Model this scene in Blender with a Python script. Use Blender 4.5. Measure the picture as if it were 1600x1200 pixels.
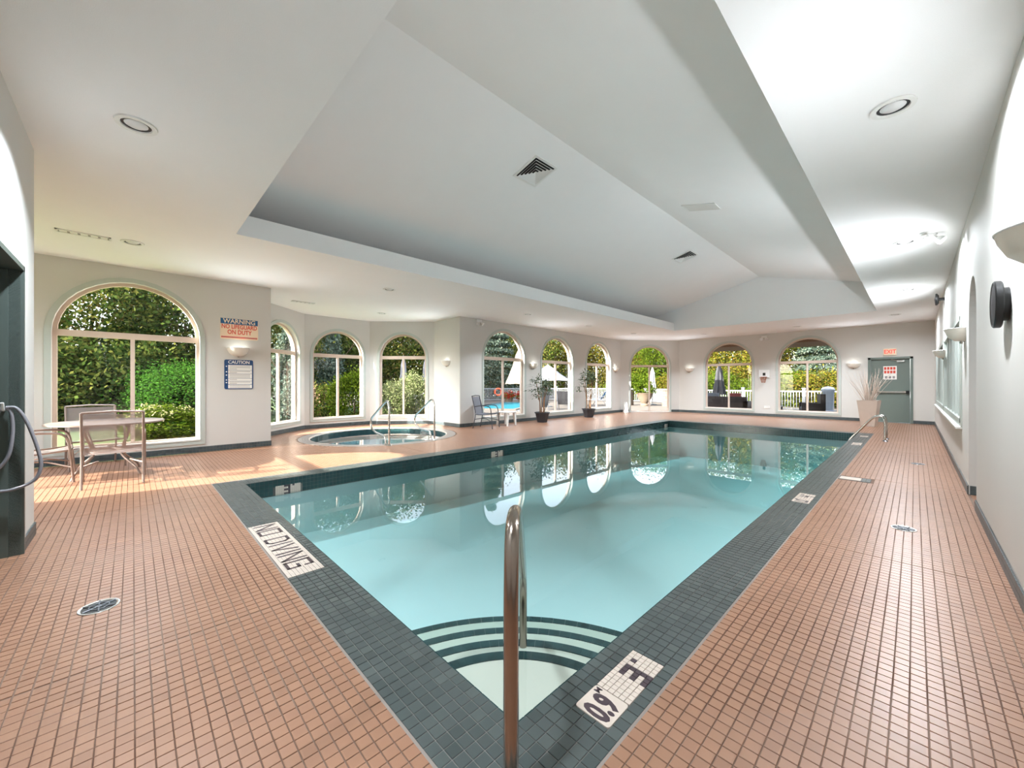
import bpy, bmesh, math, random
import numpy as np
from mathutils import Vector, Matrix

for _o in list(bpy.data.objects):
    bpy.data.objects.remove(_o)
SC = bpy.context.scene
COL = SC.collection
rnd = random.Random(7)
nrng = np.random.default_rng(7)
R = math.radians

# ------------------------------------------------------------------ camera
cam = bpy.data.cameras.new('camera')
cam.sensor_width = 36.0
cam.lens = 611.0 / 1600.0 * 36.0
cam.clip_start = 0.02
cam.clip_end = 300
camo = bpy.data.objects.new('camera', cam)
COL.objects.link(camo)
camo.location = (0, 0, 1.27)
camo.rotation_euler = (R(90), 0, math.atan(630 / 611.2))
SC.camera = camo

# ------------------------------------------------------------------ world, sun, exposure
SC.view_settings.view_transform = 'Standard'
SC.view_settings.look = 'None'
SC.view_settings.exposure = 1.34
SC.view_settings.gamma = 1.0
SC.view_settings.use_curve_mapping = False
w = bpy.data.worlds.new('sky')
SC.world = w
w.use_nodes = True
wn = w.node_tree
wn.nodes.clear()
sky = wn.nodes.new('ShaderNodeTexSky')
sky.sky_type = 'NISHITA'
sky.sun_disc = False
sky.sun_elevation = R(30)
sky.sun_rotation = R(192)
sky.air_density = 1.0
sky.dust_density = 3.0
sky.ozone_density = 1.0
hsv = wn.nodes.new('ShaderNodeHueSaturation')
hsv.inputs['Saturation'].default_value = 0.45
bg = wn.nodes.new('ShaderNodeBackground')
bg.inputs['Strength'].default_value = 0.56
wo = wn.nodes.new('ShaderNodeOutputWorld')
wn.links.new(sky.outputs[0], hsv.inputs['Color'])
wn.links.new(hsv.outputs[0], bg.inputs['Color'])
wn.links.new(bg.outputs[0], wo.inputs['Surface'])

sun = bpy.data.lights.new('sun', 'SUN')
sun.energy = 12.5
sun.angle = R(0.6)
sun.color = (1.0, 0.95, 0.87)
suno = bpy.data.objects.new('sun', sun)
COL.objects.link(suno)
suno.rotation_euler = Vector((0.21, 1.0, -0.53)).to_track_quat('-Z', 'Y').to_euler()
suno.location = (-8, -20, 15)
DOWN_W = 76.0     # each recessed downlight
SCONCE_W = 46.0    # each wall uplight

cy = SC.cycles
cy.use_denoising = True
cy.max_bounces = 10
cy.diffuse_bounces = 5
cy.glossy_bounces = 4
cy.transparent_max_bounces = 24
cy.transmission_bounces = 6
cy.caustics_reflective = False
cy.caustics_refractive = False
cy.sample_clamp_indirect = 6.0

# ------------------------------------------------------------------ materials
def lin(c):
    return tuple((v / 12.92 if v <= 0.04045 else ((v + 0.055) / 1.055) ** 2.4) for v in c) + (1.0,)

MATS = {}
def mat(name, col=None, rough=0.5, metal=0.0, var=0.0, scale=8.0, bump=0.0, bscale=60.0, spec=0.5, emit=None, estr=0.0, coat=0.0):
    """principled material: sRGB colour, soft noise variation and fine relief"""
    if name in MATS:
        return MATS[name]
    m = bpy.data.materials.new(name)
    m.use_nodes = True
    nt = m.node_tree
    p = nt.nodes['Principled BSDF']
    c = lin(col)
    p.inputs['Base Color'].default_value = c
    p.inputs['Roughness'].default_value = rough
    p.inputs['Metallic'].default_value = metal
    p.inputs['Specular IOR Level'].default_value = spec
    p.inputs['Coat Weight'].default_value = coat
    tc = nt.nodes.new('ShaderNodeNewGeometry')
    if var > 0:
        n = nt.nodes.new('ShaderNodeTexNoise')
        n.inputs['Scale'].default_value = scale
        n.inputs['Detail'].default_value = 4
        nt.links.new(tc.outputs['Position'], n.inputs['Vector'])
        r = nt.nodes.new('ShaderNodeMixRGB')
        r.inputs[1].default_value = tuple(max(0, v * (1 - var)) for v in c[:3]) + (1,)
        r.inputs[2].default_value = tuple(min(1, v * (1 + var)) for v in c[:3]) + (1,)
        nt.links.new(n.outputs['Fac'], r.inputs[0])
        nt.links.new(r.outputs[0], p.inputs['Base Color'])
    if bump > 0:
        n2 = nt.nodes.new('ShaderNodeTexNoise')
        n2.inputs['Scale'].default_value = bscale
        n2.inputs['Detail'].default_value = 3
        nt.links.new(tc.outputs['Position'], n2.inputs['Vector'])
        b = nt.nodes.new('ShaderNodeBump')
        b.inputs['Strength'].default_value = bump
        b.inputs['Distance'].default_value = 0.01
        nt.links.new(n2.outputs['Fac'], b.inputs['Height'])
        nt.links.new(b.outputs[0], p.inputs['Normal'])
    if emit:
        p.inputs['Emission Color'].default_value = lin(emit)
        p.inputs['Emission Strength'].default_value = estr
    MATS[name] = m
    return m

def tile_mat(name, cols, pitch, origin, rough, blot=0.12, coat=0.0):
    """one flat tone per tile, picked from the tile's grid cell, over a slow blotchy tone"""
    m = bpy.data.materials.new(name)
    m.use_nodes = True
    nt = m.node_tree
    p = nt.nodes['Principled BSDF']
    p.inputs['Roughness'].default_value = rough
    p.inputs['Coat Weight'].default_value = coat
    g = nt.nodes.new('ShaderNodeNewGeometry')
    s = nt.nodes.new('ShaderNodeVectorMath'); s.operation = 'SUBTRACT'
    s.inputs[1].default_value = origin
    d = nt.nodes.new('ShaderNodeVectorMath'); d.operation = 'DIVIDE'
    d.inputs[1].default_value = (pitch, pitch, pitch)
    fl = nt.nodes.new('ShaderNodeVectorMath'); fl.operation = 'FLOOR'
    wnz = nt.nodes.new('ShaderNodeTexWhiteNoise'); wnz.noise_dimensions = '3D'
    nt.links.new(g.outputs['Position'], s.inputs[0])
    nt.links.new(s.outputs[0], d.inputs[0])
    nt.links.new(d.outputs[0], fl.inputs[0])
    nt.links.new(fl.outputs[0], wnz.inputs['Vector'])
    cr = nt.nodes.new('ShaderNodeValToRGB')
    e = cr.color_ramp.elements
    while len(e) < len(cols):
        e.new(0.5)
    for i, c in enumerate(cols):
        e[i].position = i / (len(cols) - 1)
        e[i].color = lin(c)
    nt.links.new(wnz.outputs['Value'], cr.inputs[0])
    nz = nt.nodes.new('ShaderNodeTexNoise')
    nz.inputs['Scale'].default_value = 1.3
    nz.inputs['Detail'].default_value = 5
    nt.links.new(g.outputs['Position'], nz.inputs['Vector'])
    mr = nt.nodes.new('ShaderNodeMapRange')
    mr.inputs[1].default_value = 0.3; mr.inputs[2].default_value = 0.7
    mr.inputs[3].default_value = 1 - blot; mr.inputs[4].default_value = 1 + blot
    nt.links.new(nz.outputs['Fac'], mr.inputs[0])
    mx = nt.nodes.new('ShaderNodeVectorMath'); mx.operation = 'SCALE'
    nt.links.new(cr.outputs[0], mx.inputs[0])
    nt.links.new(mr.outputs[0], mx.inputs['Scale'])
    nt.links.new(mx.outputs[0], p.inputs['Base Color'])
    MATS[name] = m
    return m

def grout_mat(name, a, b):
    m = bpy.data.materials.new(name)
    m.use_nodes = True
    nt = m.node_tree
    p = nt.nodes['Principled BSDF']
    p.inputs['Roughness'].default_value = 0.9
    g = nt.nodes.new('ShaderNodeNewGeometry')
    n = nt.nodes.new('ShaderNodeTexNoise')
    n.inputs['Scale'].default_value = 0.9
    n.inputs['Detail'].default_value = 3
    cr = nt.nodes.new('ShaderNodeValToRGB')
    cr.color_ramp.elements[0].position = 0.42; cr.color_ramp.elements[0].color = lin(a)
    cr.color_ramp.elements[1].position = 0.6; cr.color_ramp.elements[1].color = lin(b)
    nt.links.new(g.outputs['Position'], n.inputs['Vector'])
    nt.links.new(n.outputs['Fac'], cr.inputs[0])
    nt.links.new(cr.outputs[0], p.inputs['Base Color'])
    MATS[name] = m
    return m

def glass_mat(name, tint, ior=1.45, bump=0.0):
    """clear pane: tinted see-through with a Fresnel mirror reflection"""
    m = bpy.data.materials.new(name)
    m.use_nodes = True
    nt = m.node_tree
    nt.nodes.clear()
    out = nt.nodes.new('ShaderNodeOutputMaterial')
    tr = nt.nodes.new('ShaderNodeBsdfTransparent')
    tr.inputs[0].default_value = tuple(tint) + (1,)
    gl = nt.nodes.new('ShaderNodeBsdfGlossy')
    gl.inputs['Roughness'].default_value = 0.0
    if ior < 0:                      # thin sheet: same Schlick reflectance from both sides
        lw = nt.nodes.new('ShaderNodeLayerWeight')
        lw.inputs['Blend'].default_value = 0.5
        pw = nt.nodes.new('ShaderNodeMath'); pw.operation = 'POWER'; pw.inputs[1].default_value = 5.0
        fr = nt.nodes.new('ShaderNodeMath'); fr.operation = 'MULTIPLY_ADD'
        fr.inputs[1].default_value = 0.85; fr.inputs[2].default_value = 0.035
        nt.links.new(lw.outputs['Facing'], pw.inputs[0])
        nt.links.new(pw.outputs[0], fr.inputs[0])
    else:
        fr = nt.nodes.new('ShaderNodeFresnel')
        fr.inputs['IOR'].default_value = ior
    mx = nt.nodes.new('ShaderNodeMixShader')
    if bump > 0:
        g = nt.nodes.new('ShaderNodeNewGeometry')
        n = nt.nodes.new('ShaderNodeTexNoise')
        n.inputs['Scale'].default_value = 1.6
        n.inputs['Detail'].default_value = 2
        b = nt.nodes.new('ShaderNodeBump')
        b.inputs['Strength'].default_value = bump
        b.inputs['Distance'].default_value = 0.02
        nt.links.new(g.outputs['Position'], n.inputs['Vector'])
        nt.links.new(n.outputs['Fac'], b.inputs['Height'])
        nt.links.new(b.outputs[0], gl.inputs['Normal'])
        nt.links.new(b.outputs[0], fr.inputs['Normal'])
    nt.links.new(fr.outputs[0], mx.inputs[0])
    nt.links.new(tr.outputs[0], mx.inputs[1])
    nt.links.new(gl.outputs[0], mx.inputs[2])
    nt.links.new(mx.outputs[0], out.inputs['Surface'])
    MATS[name] = m
    return m, nt, out

def water_mat(name, acol, dens, bump=0.0):
    m, nt, out = glass_mat(name, (1, 1, 1), 1.40, bump)
    va = nt.nodes.new('ShaderNodeVolumeAbsorption')
    va.inputs['Color'].default_value = tuple(acol) + (1,)
    va.inputs['Density'].default_value = dens
    nt.links.new(va.outputs[0], out.inputs['Volume'])
    return m

def leaf_mat(name, cols, trans=0.35):
    m = bpy.data.materials.new(name)
    m.use_nodes = True
    nt = m.node_tree
    nt.nodes.clear()
    out = nt.nodes.new('ShaderNodeOutputMaterial')
    g = nt.nodes.new('ShaderNodeNewGeometry')
    cr = nt.nodes.new('ShaderNodeValToRGB')
    e = cr.color_ramp.elements
    while len(e) < len(cols):
        e.new(0.5)
    for i, c in enumerate(cols):
        e[i].position = i / (len(cols) - 1)
        e[i].color = lin(c)
    nt.links.new(g.outputs['Random Per Island'], cr.inputs[0])
    df = nt.nodes.new('ShaderNodeBsdfDiffuse')
    tl = nt.nodes.new('ShaderNodeBsdfTranslucent')
    mx = nt.nodes.new('ShaderNodeMixShader')
    mx.inputs[0].default_value = trans
    nt.links.new(cr.outputs[0], df.inputs[0])
    nt.links.new(cr.outputs[0], tl.inputs[0])
    nt.links.new(df.outputs[0], mx.inputs[1])
    nt.links.new(tl.outputs[0], mx.inputs[2])
    nt.links.new(mx.outputs[0], out.inputs['Surface'])
    MATS[name] = m
    return m

P_ = 0.0508
OX, OY = -0.735, 0.725                      # outer corner of the pool coping
LX = OX - 108 * P_                          # left outer edge
FY = OY + 254 * P_                          # far outer edge
IXR, IXL, IYN, IYF = OX - 6 * P_, LX + 6 * P_, OY + 6 * P_, FY - 6 * P_
WZ = -0.195                                 # water level

mat('wall_paint', (0.81, 0.80, 0.78), 0.7, var=0.02, scale=2, bump=0.05, bscale=220)
mat('ceiling_paint', (0.94, 0.94, 0.94), 0.85, var=0.015, scale=3, bump=0.12, bscale=180)
mat('trim_sage', (0.72, 0.745, 0.72), 0.45, var=0.02)
mat('trim_white', (0.88, 0.88, 0.86), 0.45)
mat('frame_wood', (0.82, 0.74, 0.68), 0.45, var=0.04, scale=20)
mat('green_steel', (0.42, 0.47, 0.445), 0.4, var=0.03)
mat('green_dark', (0.30, 0.335, 0.315), 0.4, var=0.03)
mat('chrome', (0.80, 0.79, 0.77), 0.22, 1.0, var=0.04, scale=30)
mat('rail_steel', (0.62, 0.57, 0.53), 0.2, 1.0, var=0.12, scale=7)
mat('black_plastic', (0.03, 0.03, 0.035), 0.35)
mat('dark_grille', (0.10, 0.10, 0.11), 0.6)
mat('white_plastic', (0.90, 0.90, 0.89), 0.4)
mat('lamp_lens', (0.85, 0.85, 0.85), 0.3)
mat('alabaster', (0.93, 0.91, 0.87), 0.35, var=0.05, scale=14)
mat('plaster', (0.78, 0.80, 0.74), 0.7, var=0.03, scale=4)
mat('pool_plaster', (0.84, 0.90, 0.89), 0.7, var=0.03, scale=2)
mat('pewter', (0.56, 0.50, 0.47), 0.38, 0.6, var=0.05, scale=30)
mat('graphite', (0.25, 0.26, 0.29), 0.45, 0.3)
mat('hose_grey', (0.50, 0.49, 0.51), 0.4)
mat('sign_blue', (0.08, 0.33, 0.52), 0.35)
mat('sign_navy', (0.10, 0.26, 0.45), 0.35)
mat('sign_cream', (0.93, 0.85, 0.74), 0.4)
mat('sign_red', (0.83, 0.27, 0.18), 0.4)
mat('sign_white', (0.94, 0.93, 0.91), 0.4)
mat('print_grey', (0.55, 0.53, 0.53), 0.5)
mat('exit_red', (0.90, 0.20, 0.14), 0.4, emit=(0.95, 0.22, 0.15), estr=0.5)
mat('mosaic_white', (0.78, 0.72, 0.67), 0.35, var=0.05, scale=40)
mat('mosaic_dark', (0.27, 0.22, 0.24), 0.35, var=0.08, scale=40)
mat('pot_dark', (0.20, 0.20, 0.22), 0.4, var=0.05)
mat('soil', (0.20, 0.15, 0.11), 0.95, var=0.3, scale=60)
mat('planter_stone', (0.86, 0.81, 0.77), 0.6, var=0.04, scale=12)
mat('twig', (0.80, 0.74, 0.69), 0.7, var=0.15, scale=30)
mat('bark', (0.30, 0.23, 0.17), 0.9, var=0.3, scale=12)
mat('cane', (0.56, 0.40, 0.27), 0.7, var=0.2, scale=30)
mat('hoop_orange', (0.62, 0.36, 0.22), 0.5)
mat('grass', (0.25, 0.34, 0.12), 0.95, var=0.25, scale=5, bump=0.4, bscale=40)
mat('paving', (0.33, 0.30, 0.27), 0.85, var=0.08, scale=3, bump=0.1)
mat('soffit_brown', (0.48, 0.35, 0.24), 0.7, var=0.08, scale=6)
mat('rail_white', (0.54, 0.55, 0.56), 0.45)
mat('wicker', (0.20, 0.16, 0.15), 0.7, var=0.25, scale=90, bump=0.4, bscale=90)
mat('cushion_red', (0.50, 0.20, 0.20), 0.8)
mat('cushion_grey', (0.36, 0.39, 0.43), 0.8)
mat('canvas_cream', (0.38, 0.34, 0.295), 0.8, var=0.05)
mat('canvas_white', (0.46, 0.46, 0.48), 0.8, var=0.04)
mat('canvas_black', (0.16, 0.16, 0.18), 0.75)
mat('canvas_blue', (0.35, 0.55, 0.75), 0.8)
mat('stone_tan', (0.40, 0.34, 0.28), 0.85, var=0.18, scale=9, bump=0.4, bscale=20)
mat('ring_orange', (0.88, 0.36, 0.20), 0.5)
mat('steel_grill', (0.45, 0.46, 0.48), 0.35, 0.8)
mat('rubber', (0.10, 0.10, 0.11), 0.8)
tile_mat('tile_terracotta', [(0.545, 0.40, 0.315), (0.575, 0.425, 0.335), (0.585, 0.432, 0.34), (0.565, 0.415, 0.33), (0.60, 0.447, 0.353)], P_, (OX, OY, -0.5), 0.33, 0.05)
tile_mat('tile_slate', [(0.23, 0.26, 0.255), (0.28, 0.305, 0.30), (0.255, 0.285, 0.28), (0.31, 0.335, 0.325)], P_, (OX, OY, -0.5), 0.35, 0.08)
tile_mat('tile_teal', [(0.12, 0.21, 0.215), (0.17, 0.27, 0.27), (0.14, 0.24, 0.245)], P_, (OX, OY, -0.508), 0.2, 0.1)
tile_mat('tile_base', [(0.24, 0.28, 0.29), (0.31, 0.35, 0.36), (0.27, 0.31, 0.32)], P_, (0.01, 0.013, 0.0), 0.35, 0.06)
grout_mat('grout_floor', (0.36, 0.255, 0.20), (0.50, 0.42, 0.365))
tile_mat('tile_beige', [(0.50, 0.46, 0.43), (0.56, 0.51, 0.48), (0.53, 0.49, 0.46)], P_, (OX, OY, -0.5), 0.4, 0.05)
grout_mat('grout_grey', (0.26, 0.25, 0.24), (0.50, 0.48, 0.46))
mat('joint_grey', (0.52, 0.48, 0.45), 0.8)
glass_mat('window_glass', (0.94, 0.96, 0.95), -1)
glass_mat('inner_glass', (0.55, 0.66, 0.64), -1)
water_mat('pool_water', (0.12, 0.93, 0.97), 0.20, 0.0005)
water_mat('spa_water', (0.40, 0.80, 1.0), 0.35, 0.02)
mat('mesh_sling', (0.55, 0.50, 0.48), 0.7)
def sling_mat(name, col, open_):
    m = bpy.data.materials.new(name); m.use_nodes = True
    nt = m.node_tree
    p = nt.nodes['Principled BSDF']
    p.inputs['Base Color'].default_value = lin(col)
    p.inputs['Roughness'].default_value = 0.7
    p.inputs['Alpha'].default_value = 1 - open_
    MATS[name] = m
sling_mat('sling_taupe', (0.62, 0.57, 0.55), 0.42)
sling_mat('sling_grey', (0.36, 0.37, 0.42), 0.2)
leaf_mat('leaf_dark', [(0.07, 0.12, 0.05), (0.15, 0.21, 0.09), (0.22, 0.28, 0.12), (0.36, 0.36, 0.17), (0.30, 0.38, 0.17)])
leaf_mat('leaf_mid', [(0.11, 0.18, 0.07), (0.22, 0.30, 0.11), (0.33, 0.38, 0.16), (0.46, 0.46, 0.22), (0.40, 0.32, 0.18)])
leaf_mat('leaf_yellow', [(0.176, 0.216, 0.064), (0.304, 0.320, 0.096), (0.400, 0.376, 0.120), (0.352, 0.272, 0.120), (0.240, 0.288, 0.096)])
leaf_mat('leaf_spruce', [(0.14, 0.20, 0.17), (0.27, 0.34, 0.30), (0.42, 0.48, 0.43), (0.20, 0.22, 0.15), (0.50, 0.54, 0.47)])
leaf_mat('leaf_lime', [(0.166, 0.237, 0.047), (0.249, 0.320, 0.071), (0.326, 0.367, 0.106), (0.142, 0.202, 0.059)])
leaf_mat('leaf_box', [(0.15, 0.29, 0.09), (0.22, 0.37, 0.12), (0.29, 0.44, 0.16), (0.18, 0.32, 0.10)])
leaf_mat('leaf_variegated', [(0.237, 0.311, 0.133), (0.459, 0.488, 0.326), (0.562, 0.562, 0.414), (0.296, 0.355, 0.178)])
leaf_mat('flower_cream', [(0.607, 0.577, 0.407), (0.666, 0.636, 0.503), (0.533, 0.533, 0.311)])
leaf_mat('flower_pink', [(0.533, 0.385, 0.326), (0.592, 0.488, 0.407), (0.407, 0.296, 0.237)])
leaf_mat('flower_red', [(0.518, 0.104, 0.074), (0.607, 0.178, 0.104), (0.444, 0.074, 0.074)])
leaf_mat('leaf_palm', [(0.24, 0.30, 0.22), (0.36, 0.42, 0.33), (0.48, 0.52, 0.42), (0.20, 0.25, 0.19)], 0.25)

# ------------------------------------------------------------------ mesh helpers
class MB:
    def __init__(s):
        s.v = []; s.f = []
    def quad(s, *p):
        n = len(s.v); s.v += [tuple(q) for q in p]; s.f.append(tuple(range(n, n + len(p)))); return s
    def box(s, x0, x1, y0, y1, z0, z1):
        n = len(s.v)
        s.v += [(x0, y0, z0), (x1, y0, z0), (x1, y1, z0), (x0, y1, z0), (x0, y0, z1), (x1, y0, z1), (x1, y1, z1), (x0, y1, z1)]
        for q in ((0, 3, 2, 1), (4, 5, 6, 7), (0, 1, 5, 4), (1, 2, 6, 5), (2, 3, 7, 6), (3, 0, 4, 7)):
            s.f.append(tuple(n + i for i in q))
        return s
    def cbox(s, x0, x1, y0, y1, z0, z1, c):
        """box whose top edge is chamfered by c, no bottom face"""
        n = len(s.v)
        s.v += [(x0, y0, z0), (x1, y0, z0), (x1, y1, z0), (x0, y1, z0),
                (x0, y0, z1 - c), (x1, y0, z1 - c), (x1, y1, z1 - c), (x0, y1, z1 - c),
                (x0 + c, y0 + c, z1), (x1 - c, y0 + c, z1), (x1 - c, y1 - c, z1), (x0 + c, y1 - c, z1)]
        s.f.append((n + 8, n + 9, n + 10, n + 11))
        for b in (0, 4):
            for i in range(4):
                j = (i + 1) % 4
                s.f.append((n + b + i, n + b + j, n + b + 4 + j, n + b + 4 + i))
        return s
    def tube(s, pts, r, sides=8, closed=False, caps=True):
        pts = [Vector(p) for p in pts]
        rs = r if isinstance(r, (list, tuple)) else [r] * len(pts)
        n0 = len(s.v); N = len(pts); prev = None
        for i, p in enumerate(pts):
            if closed:
                t = (pts[(i + 1) % N] - pts[i - 1]).normalized()
            else:
                t = (pts[min(i + 1, N - 1)] - pts[max(i - 1, 0)]).normalized()
            if prev is None:
                a = Vector((0, 0, 1)) if abs(t.z) < 0.9 else Vector((1, 0, 0))
                u = t.cross(a).normalized()
            else:
                u = (prev - t * prev.dot(t)).normalized()
            prev = u
            w_ = t.cross(u)
            for k in range(sides):
                an = 2 * math.pi * k / sides
                s.v.append(tuple(p + (u * math.cos(an) + w_ * math.sin(an)) * rs[i]))
        for i in range(N if closed else N - 1):
            j = (i + 1) % N
            for k in range(sides):
                l = (k + 1) % sides
                s.f.append((n0 + i * sides + k, n0 + i * sides + l, n0 + j * sides + l, n0 + j * sides + k))
        if caps and not closed:
            s.f.append(tuple(n0 + k for k in range(sides))[::-1])
            s.f.append(tuple(n0 + (N - 1) * sides + k for k in range(sides)))
        return s
    def lathe(s, prof, n=24, c=(0, 0, 0), a0=0.0, a1=2 * math.pi):
        """profile [(r, z)] turned about z"""
        full = abs(a1 - a0 - 2 * math.pi) < 1e-6
        m = n if full else n + 1
        b = len(s.v)
        for r_, z in prof:
            for k in range(m):
                a = a0 + (a1 - a0) * k / n
                s.v.append((c[0] + r_ * math.cos(a), c[1] + r_ * math.sin(a), c[2] + z))
        for i in range(len(prof) - 1):
            for k in range(n):
                l = (k + 1) % m
                s.f.append((b + i * m + k, b + i * m + l, b + (i + 1) * m + l, b + (i + 1) * m + k))
        return s
    def prism(s, poly, z0, z1):
        n = len(s.v); k = len(poly)
        s.v += [(p[0], p[1], z0) for p in poly] + [(p[0], p[1], z1) for p in poly]
        s.f.append(tuple(range(n, n + k))[::-1]); s.f.append(tuple(range(n + k, n + 2 * k)))
        for i in range(k):
            j = (i + 1) % k
            s.f.append((n + i, n + j, n + k + j, n + k + i))
        return s
    def mesh(s, name, m, smooth=False):
        me = bpy.data.meshes.new(name)
        me.from_pydata(s.v, [], s.f)
        me.materials.append(MATS[m])
        if smooth:
            me.polygons.foreach_set('use_smooth', [True] * len(me.polygons))
            try:
                me.set_sharp_from_angle(angle=R(40))
            except Exception:
                pass
        me.update()
        return me
    def build(s, name, m, parent=None, loc=None, rz=0.0, smooth=False):
        return link(name, s.mesh(name, m, smooth), parent, loc, rz)

def link(name, me, parent=None, loc=None, rz=0.0):
    o = bpy.data.objects.new(name, me)
    COL.objects.link(o)
    if parent:
        o.parent = parent
    if loc is not None:
        o.location = loc
    o.rotation_euler = (0, 0, rz)
    return o

def thing(name, label, cat, loc=(0, 0, 0), rz=0.0, group=None):
    o = bpy.data.objects.new(name, None)
    o.empty_display_size = 0.1
    COL.objects.link(o)
    o.location = loc; o.rotation_euler = (0, 0, rz)
    return tag(o, label, cat, group)

def tag(o, label, cat, group=None):
    o['label'] = label; o['category'] = cat
    if group:
        o['group'] = group
    return o

def struct(o, label=None, cat=None):
    o['kind'] = 'structure'
    if label:
        o['label'] = label
    if cat:
        o['category'] = cat
    return o

def dup(root, label, loc, rz=0.0, scale=None):
    r = root.copy(); COL.objects.link(r)
    r.location = loc; r.rotation_euler = (0, 0, rz)
    if label:
        r['label'] = label
    if scale:
        r.scale = (scale,) * 3 if not isinstance(scale, tuple) else scale
    for ch in root.children:
        c = ch.copy(); COL.objects.link(c); c.parent = r
        for g in ch.children:
            d = g.copy(); COL.objects.link(d); d.parent = c
    return r

def smooth_path(pts, n=6):
    """Catmull-Rom through the points"""
    P = [Vector(p) for p in pts]
    P = [P[0] * 2 - P[1]] + P + [P[-1] * 2 - P[-2]]
    out = []
    for i in range(1, len(P) - 2):
        for k in range(n):
            t = k / n
            out.append(0.5 * ((2 * P[i]) + (P[i + 1] - P[i - 1]) * t + (2 * P[i - 1] - 5 * P[i] + 4 * P[i + 1] - P[i + 2]) * t * t + (3 * P[i] - P[i - 1] - 3 * P[i + 1] + P[i + 2]) * t ** 3))
    out.append(P[-2])
    return out

def round_path(pts, r, n=5):
    """polyline with corners rounded to radius r"""
    P = [Vector(p) for p in pts]
    out = [P[0]]
    for i in range(1, len(P) - 1):
        a = (P[i - 1] - P[i]); b = (P[i + 1] - P[i])
        rr = min(r, a.length * 0.49, b.length * 0.49)
        s0 = P[i] + a.normalized() * rr; s1 = P[i] + b.normalized() * rr
        for k in range(n + 1):
            t = k / n
            out.append(s0 * (1 - t) ** 2 + P[i] * 2 * t * (1 - t) + s1 * t * t)
    out.append(P[-1])
    return out

def text_obj(name, body, size, m, parent, loc, rot, xs=1.0, bold=0.0, depth=0.001, align='CENTER'):
    cu = bpy.data.curves.new(name, 'FONT')
    cu.body = body; cu.size = size; cu.extrude = depth; cu.offset = bold
    cu.align_x = align; cu.align_y = 'CENTER'
    cu.resolution_u = 3
    t = bpy.data.objects.new(name, cu)
    COL.objects.link(t)
    dg = bpy.context.evaluated_depsgraph_get()
    me = bpy.data.meshes.new_from_object(t.evaluated_get(dg))
    bpy.data.objects.remove(t)
    for v in me.vertices:
        v.co.x *= xs
    me.materials.clear(); me.materials.append(MATS[m])
    o = link(name, me, parent, loc)
    o.rotation_euler = rot
    return o

# ------------------------------------------------------------------ the room shell
H = 3.25
XW, XR = -9.27, 0.43                       # left and right walls
YN, YF, YA = -0.6, 17.9, -1.9              # near wall, far wall, alcove wall
V0, V1, V2, V3 = (-10.63, 2.05), (-12.0, 3.48), (-12.0, 5.38), (-10.63, 6.87)
CA, CB = (XW, 15.85), (-7.49, YF)          # the cut corner with the patio door
TX0, TX1, TY0, TY1 = -6.24, -0.72, 0.98, 14.45   # ceiling tray
TH = 0.22
NARC = 20

def wall(name, a, b, opens, thick=TH, h=H + 0.04, m='wall_paint'):
    """wall from a to b, outward on its left; openings (centre, half width, sill, spring height, arched)"""
    a = Vector((a[0], a[1], 0)); b = Vector((b[0], b[1], 0))
    L = (b - a).length
    th = math.atan2(b.y - a.y, b.x - a.x)
    mb = MB()
    for v, sgn in ((0.0, 1), (thick, -1)):
        u = 0.0
        for c, hw, sill, zs, arched in sorted(opens):
            mb.quad((u, v, 0), (c - hw, v, 0), (c - hw, v, h), (u, v, h))
            if sill > 0:
                mb.quad((c - hw, v, 0), (c + hw, v, 0), (c + hw, v, sill), (c - hw, v, sill))
            if arched:
                pts = [(c - hw * math.cos(math.pi * i / NARC), zs + hw * math.sin(math.pi * i / NARC)) for i in range(NARC + 1)]
            else:
                pts = [(c - hw, zs), (c + hw, zs)]
            for p, q in zip(pts, pts[1:]):
                mb.quad((p[0], v, p[1]), (q[0], v, q[1]), (q[0], v, h), (p[0], v, h))
            u = c + hw
        mb.quad((u, v, 0), (L, v, 0), (L, v, h), (u, v, h))
    for c, hw, sill, zs, arched in opens:
        if arched:
            ring = [(c - hw * math.cos(math.pi * i / NARC), zs + hw * math.sin(math.pi * i / NARC)) for i in range(NARC + 1)]
        else:
            ring = [(c - hw, zs), (c + hw, zs)]
        ring = [(c - hw, sill)] + ring + [(c + hw, sill)]
        for p, q in zip(ring, ring[1:] + (ring[:1] if sill > 0 else [])):
            mb.quad((p[0], 0, p[1]), (p[0], thick, p[1]), (q[0], thick, q[1]), (q[0], 0, q[1]))
    o = struct(mb.build(name, m, None, a, th))
    return o, a, th

def offset(a, th, u, v=0.0, z=0.0):
    return (a[0] + math.cos(th) * u - math.sin(th) * v, a[1] + math.sin(th) * u + math.cos(th) * v, z)

def arch_ring(mb, r0, r1, zs, zb0, zb1, y0, y1, n=NARC):
    """arched band between the outlines r0 < r1 (bottom edges zb0, zb1), from depth y0 to y1"""
    def outline(r, zb):
        return [(-r, zb)] + [(-r * math.cos(math.pi * i / n), zs + r * math.sin(math.pi * i / n)) for i in range(n + 1)] + [(r, zb)]
    a = outline(r0, zb0); b = outline(r1, zb1)
    for k in range(len(a)):
        l = (k + 1) % len(a)
        A0, A1, B0, B1 = a[k], a[l], b[k], b[l]
        for y in (y0, y1):
            mb.quad((A0[0], y, A0[1]), (A1[0], y, A1[1]), (B1[0], y, B1[1]), (B0[0], y, B0[1]))
        mb.quad((A0[0], y0, A0[1]), (A1[0], y0, A1[1]), (A1[0], y1, A1[1]), (A0[0], y1, A0[1]))
        mb.quad((B0[0], y0, B0[1]), (B1[0], y0, B1[1]), (B1[0], y1, B1[1]), (B0[0], y1, B0[1]))
    return mb

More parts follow.
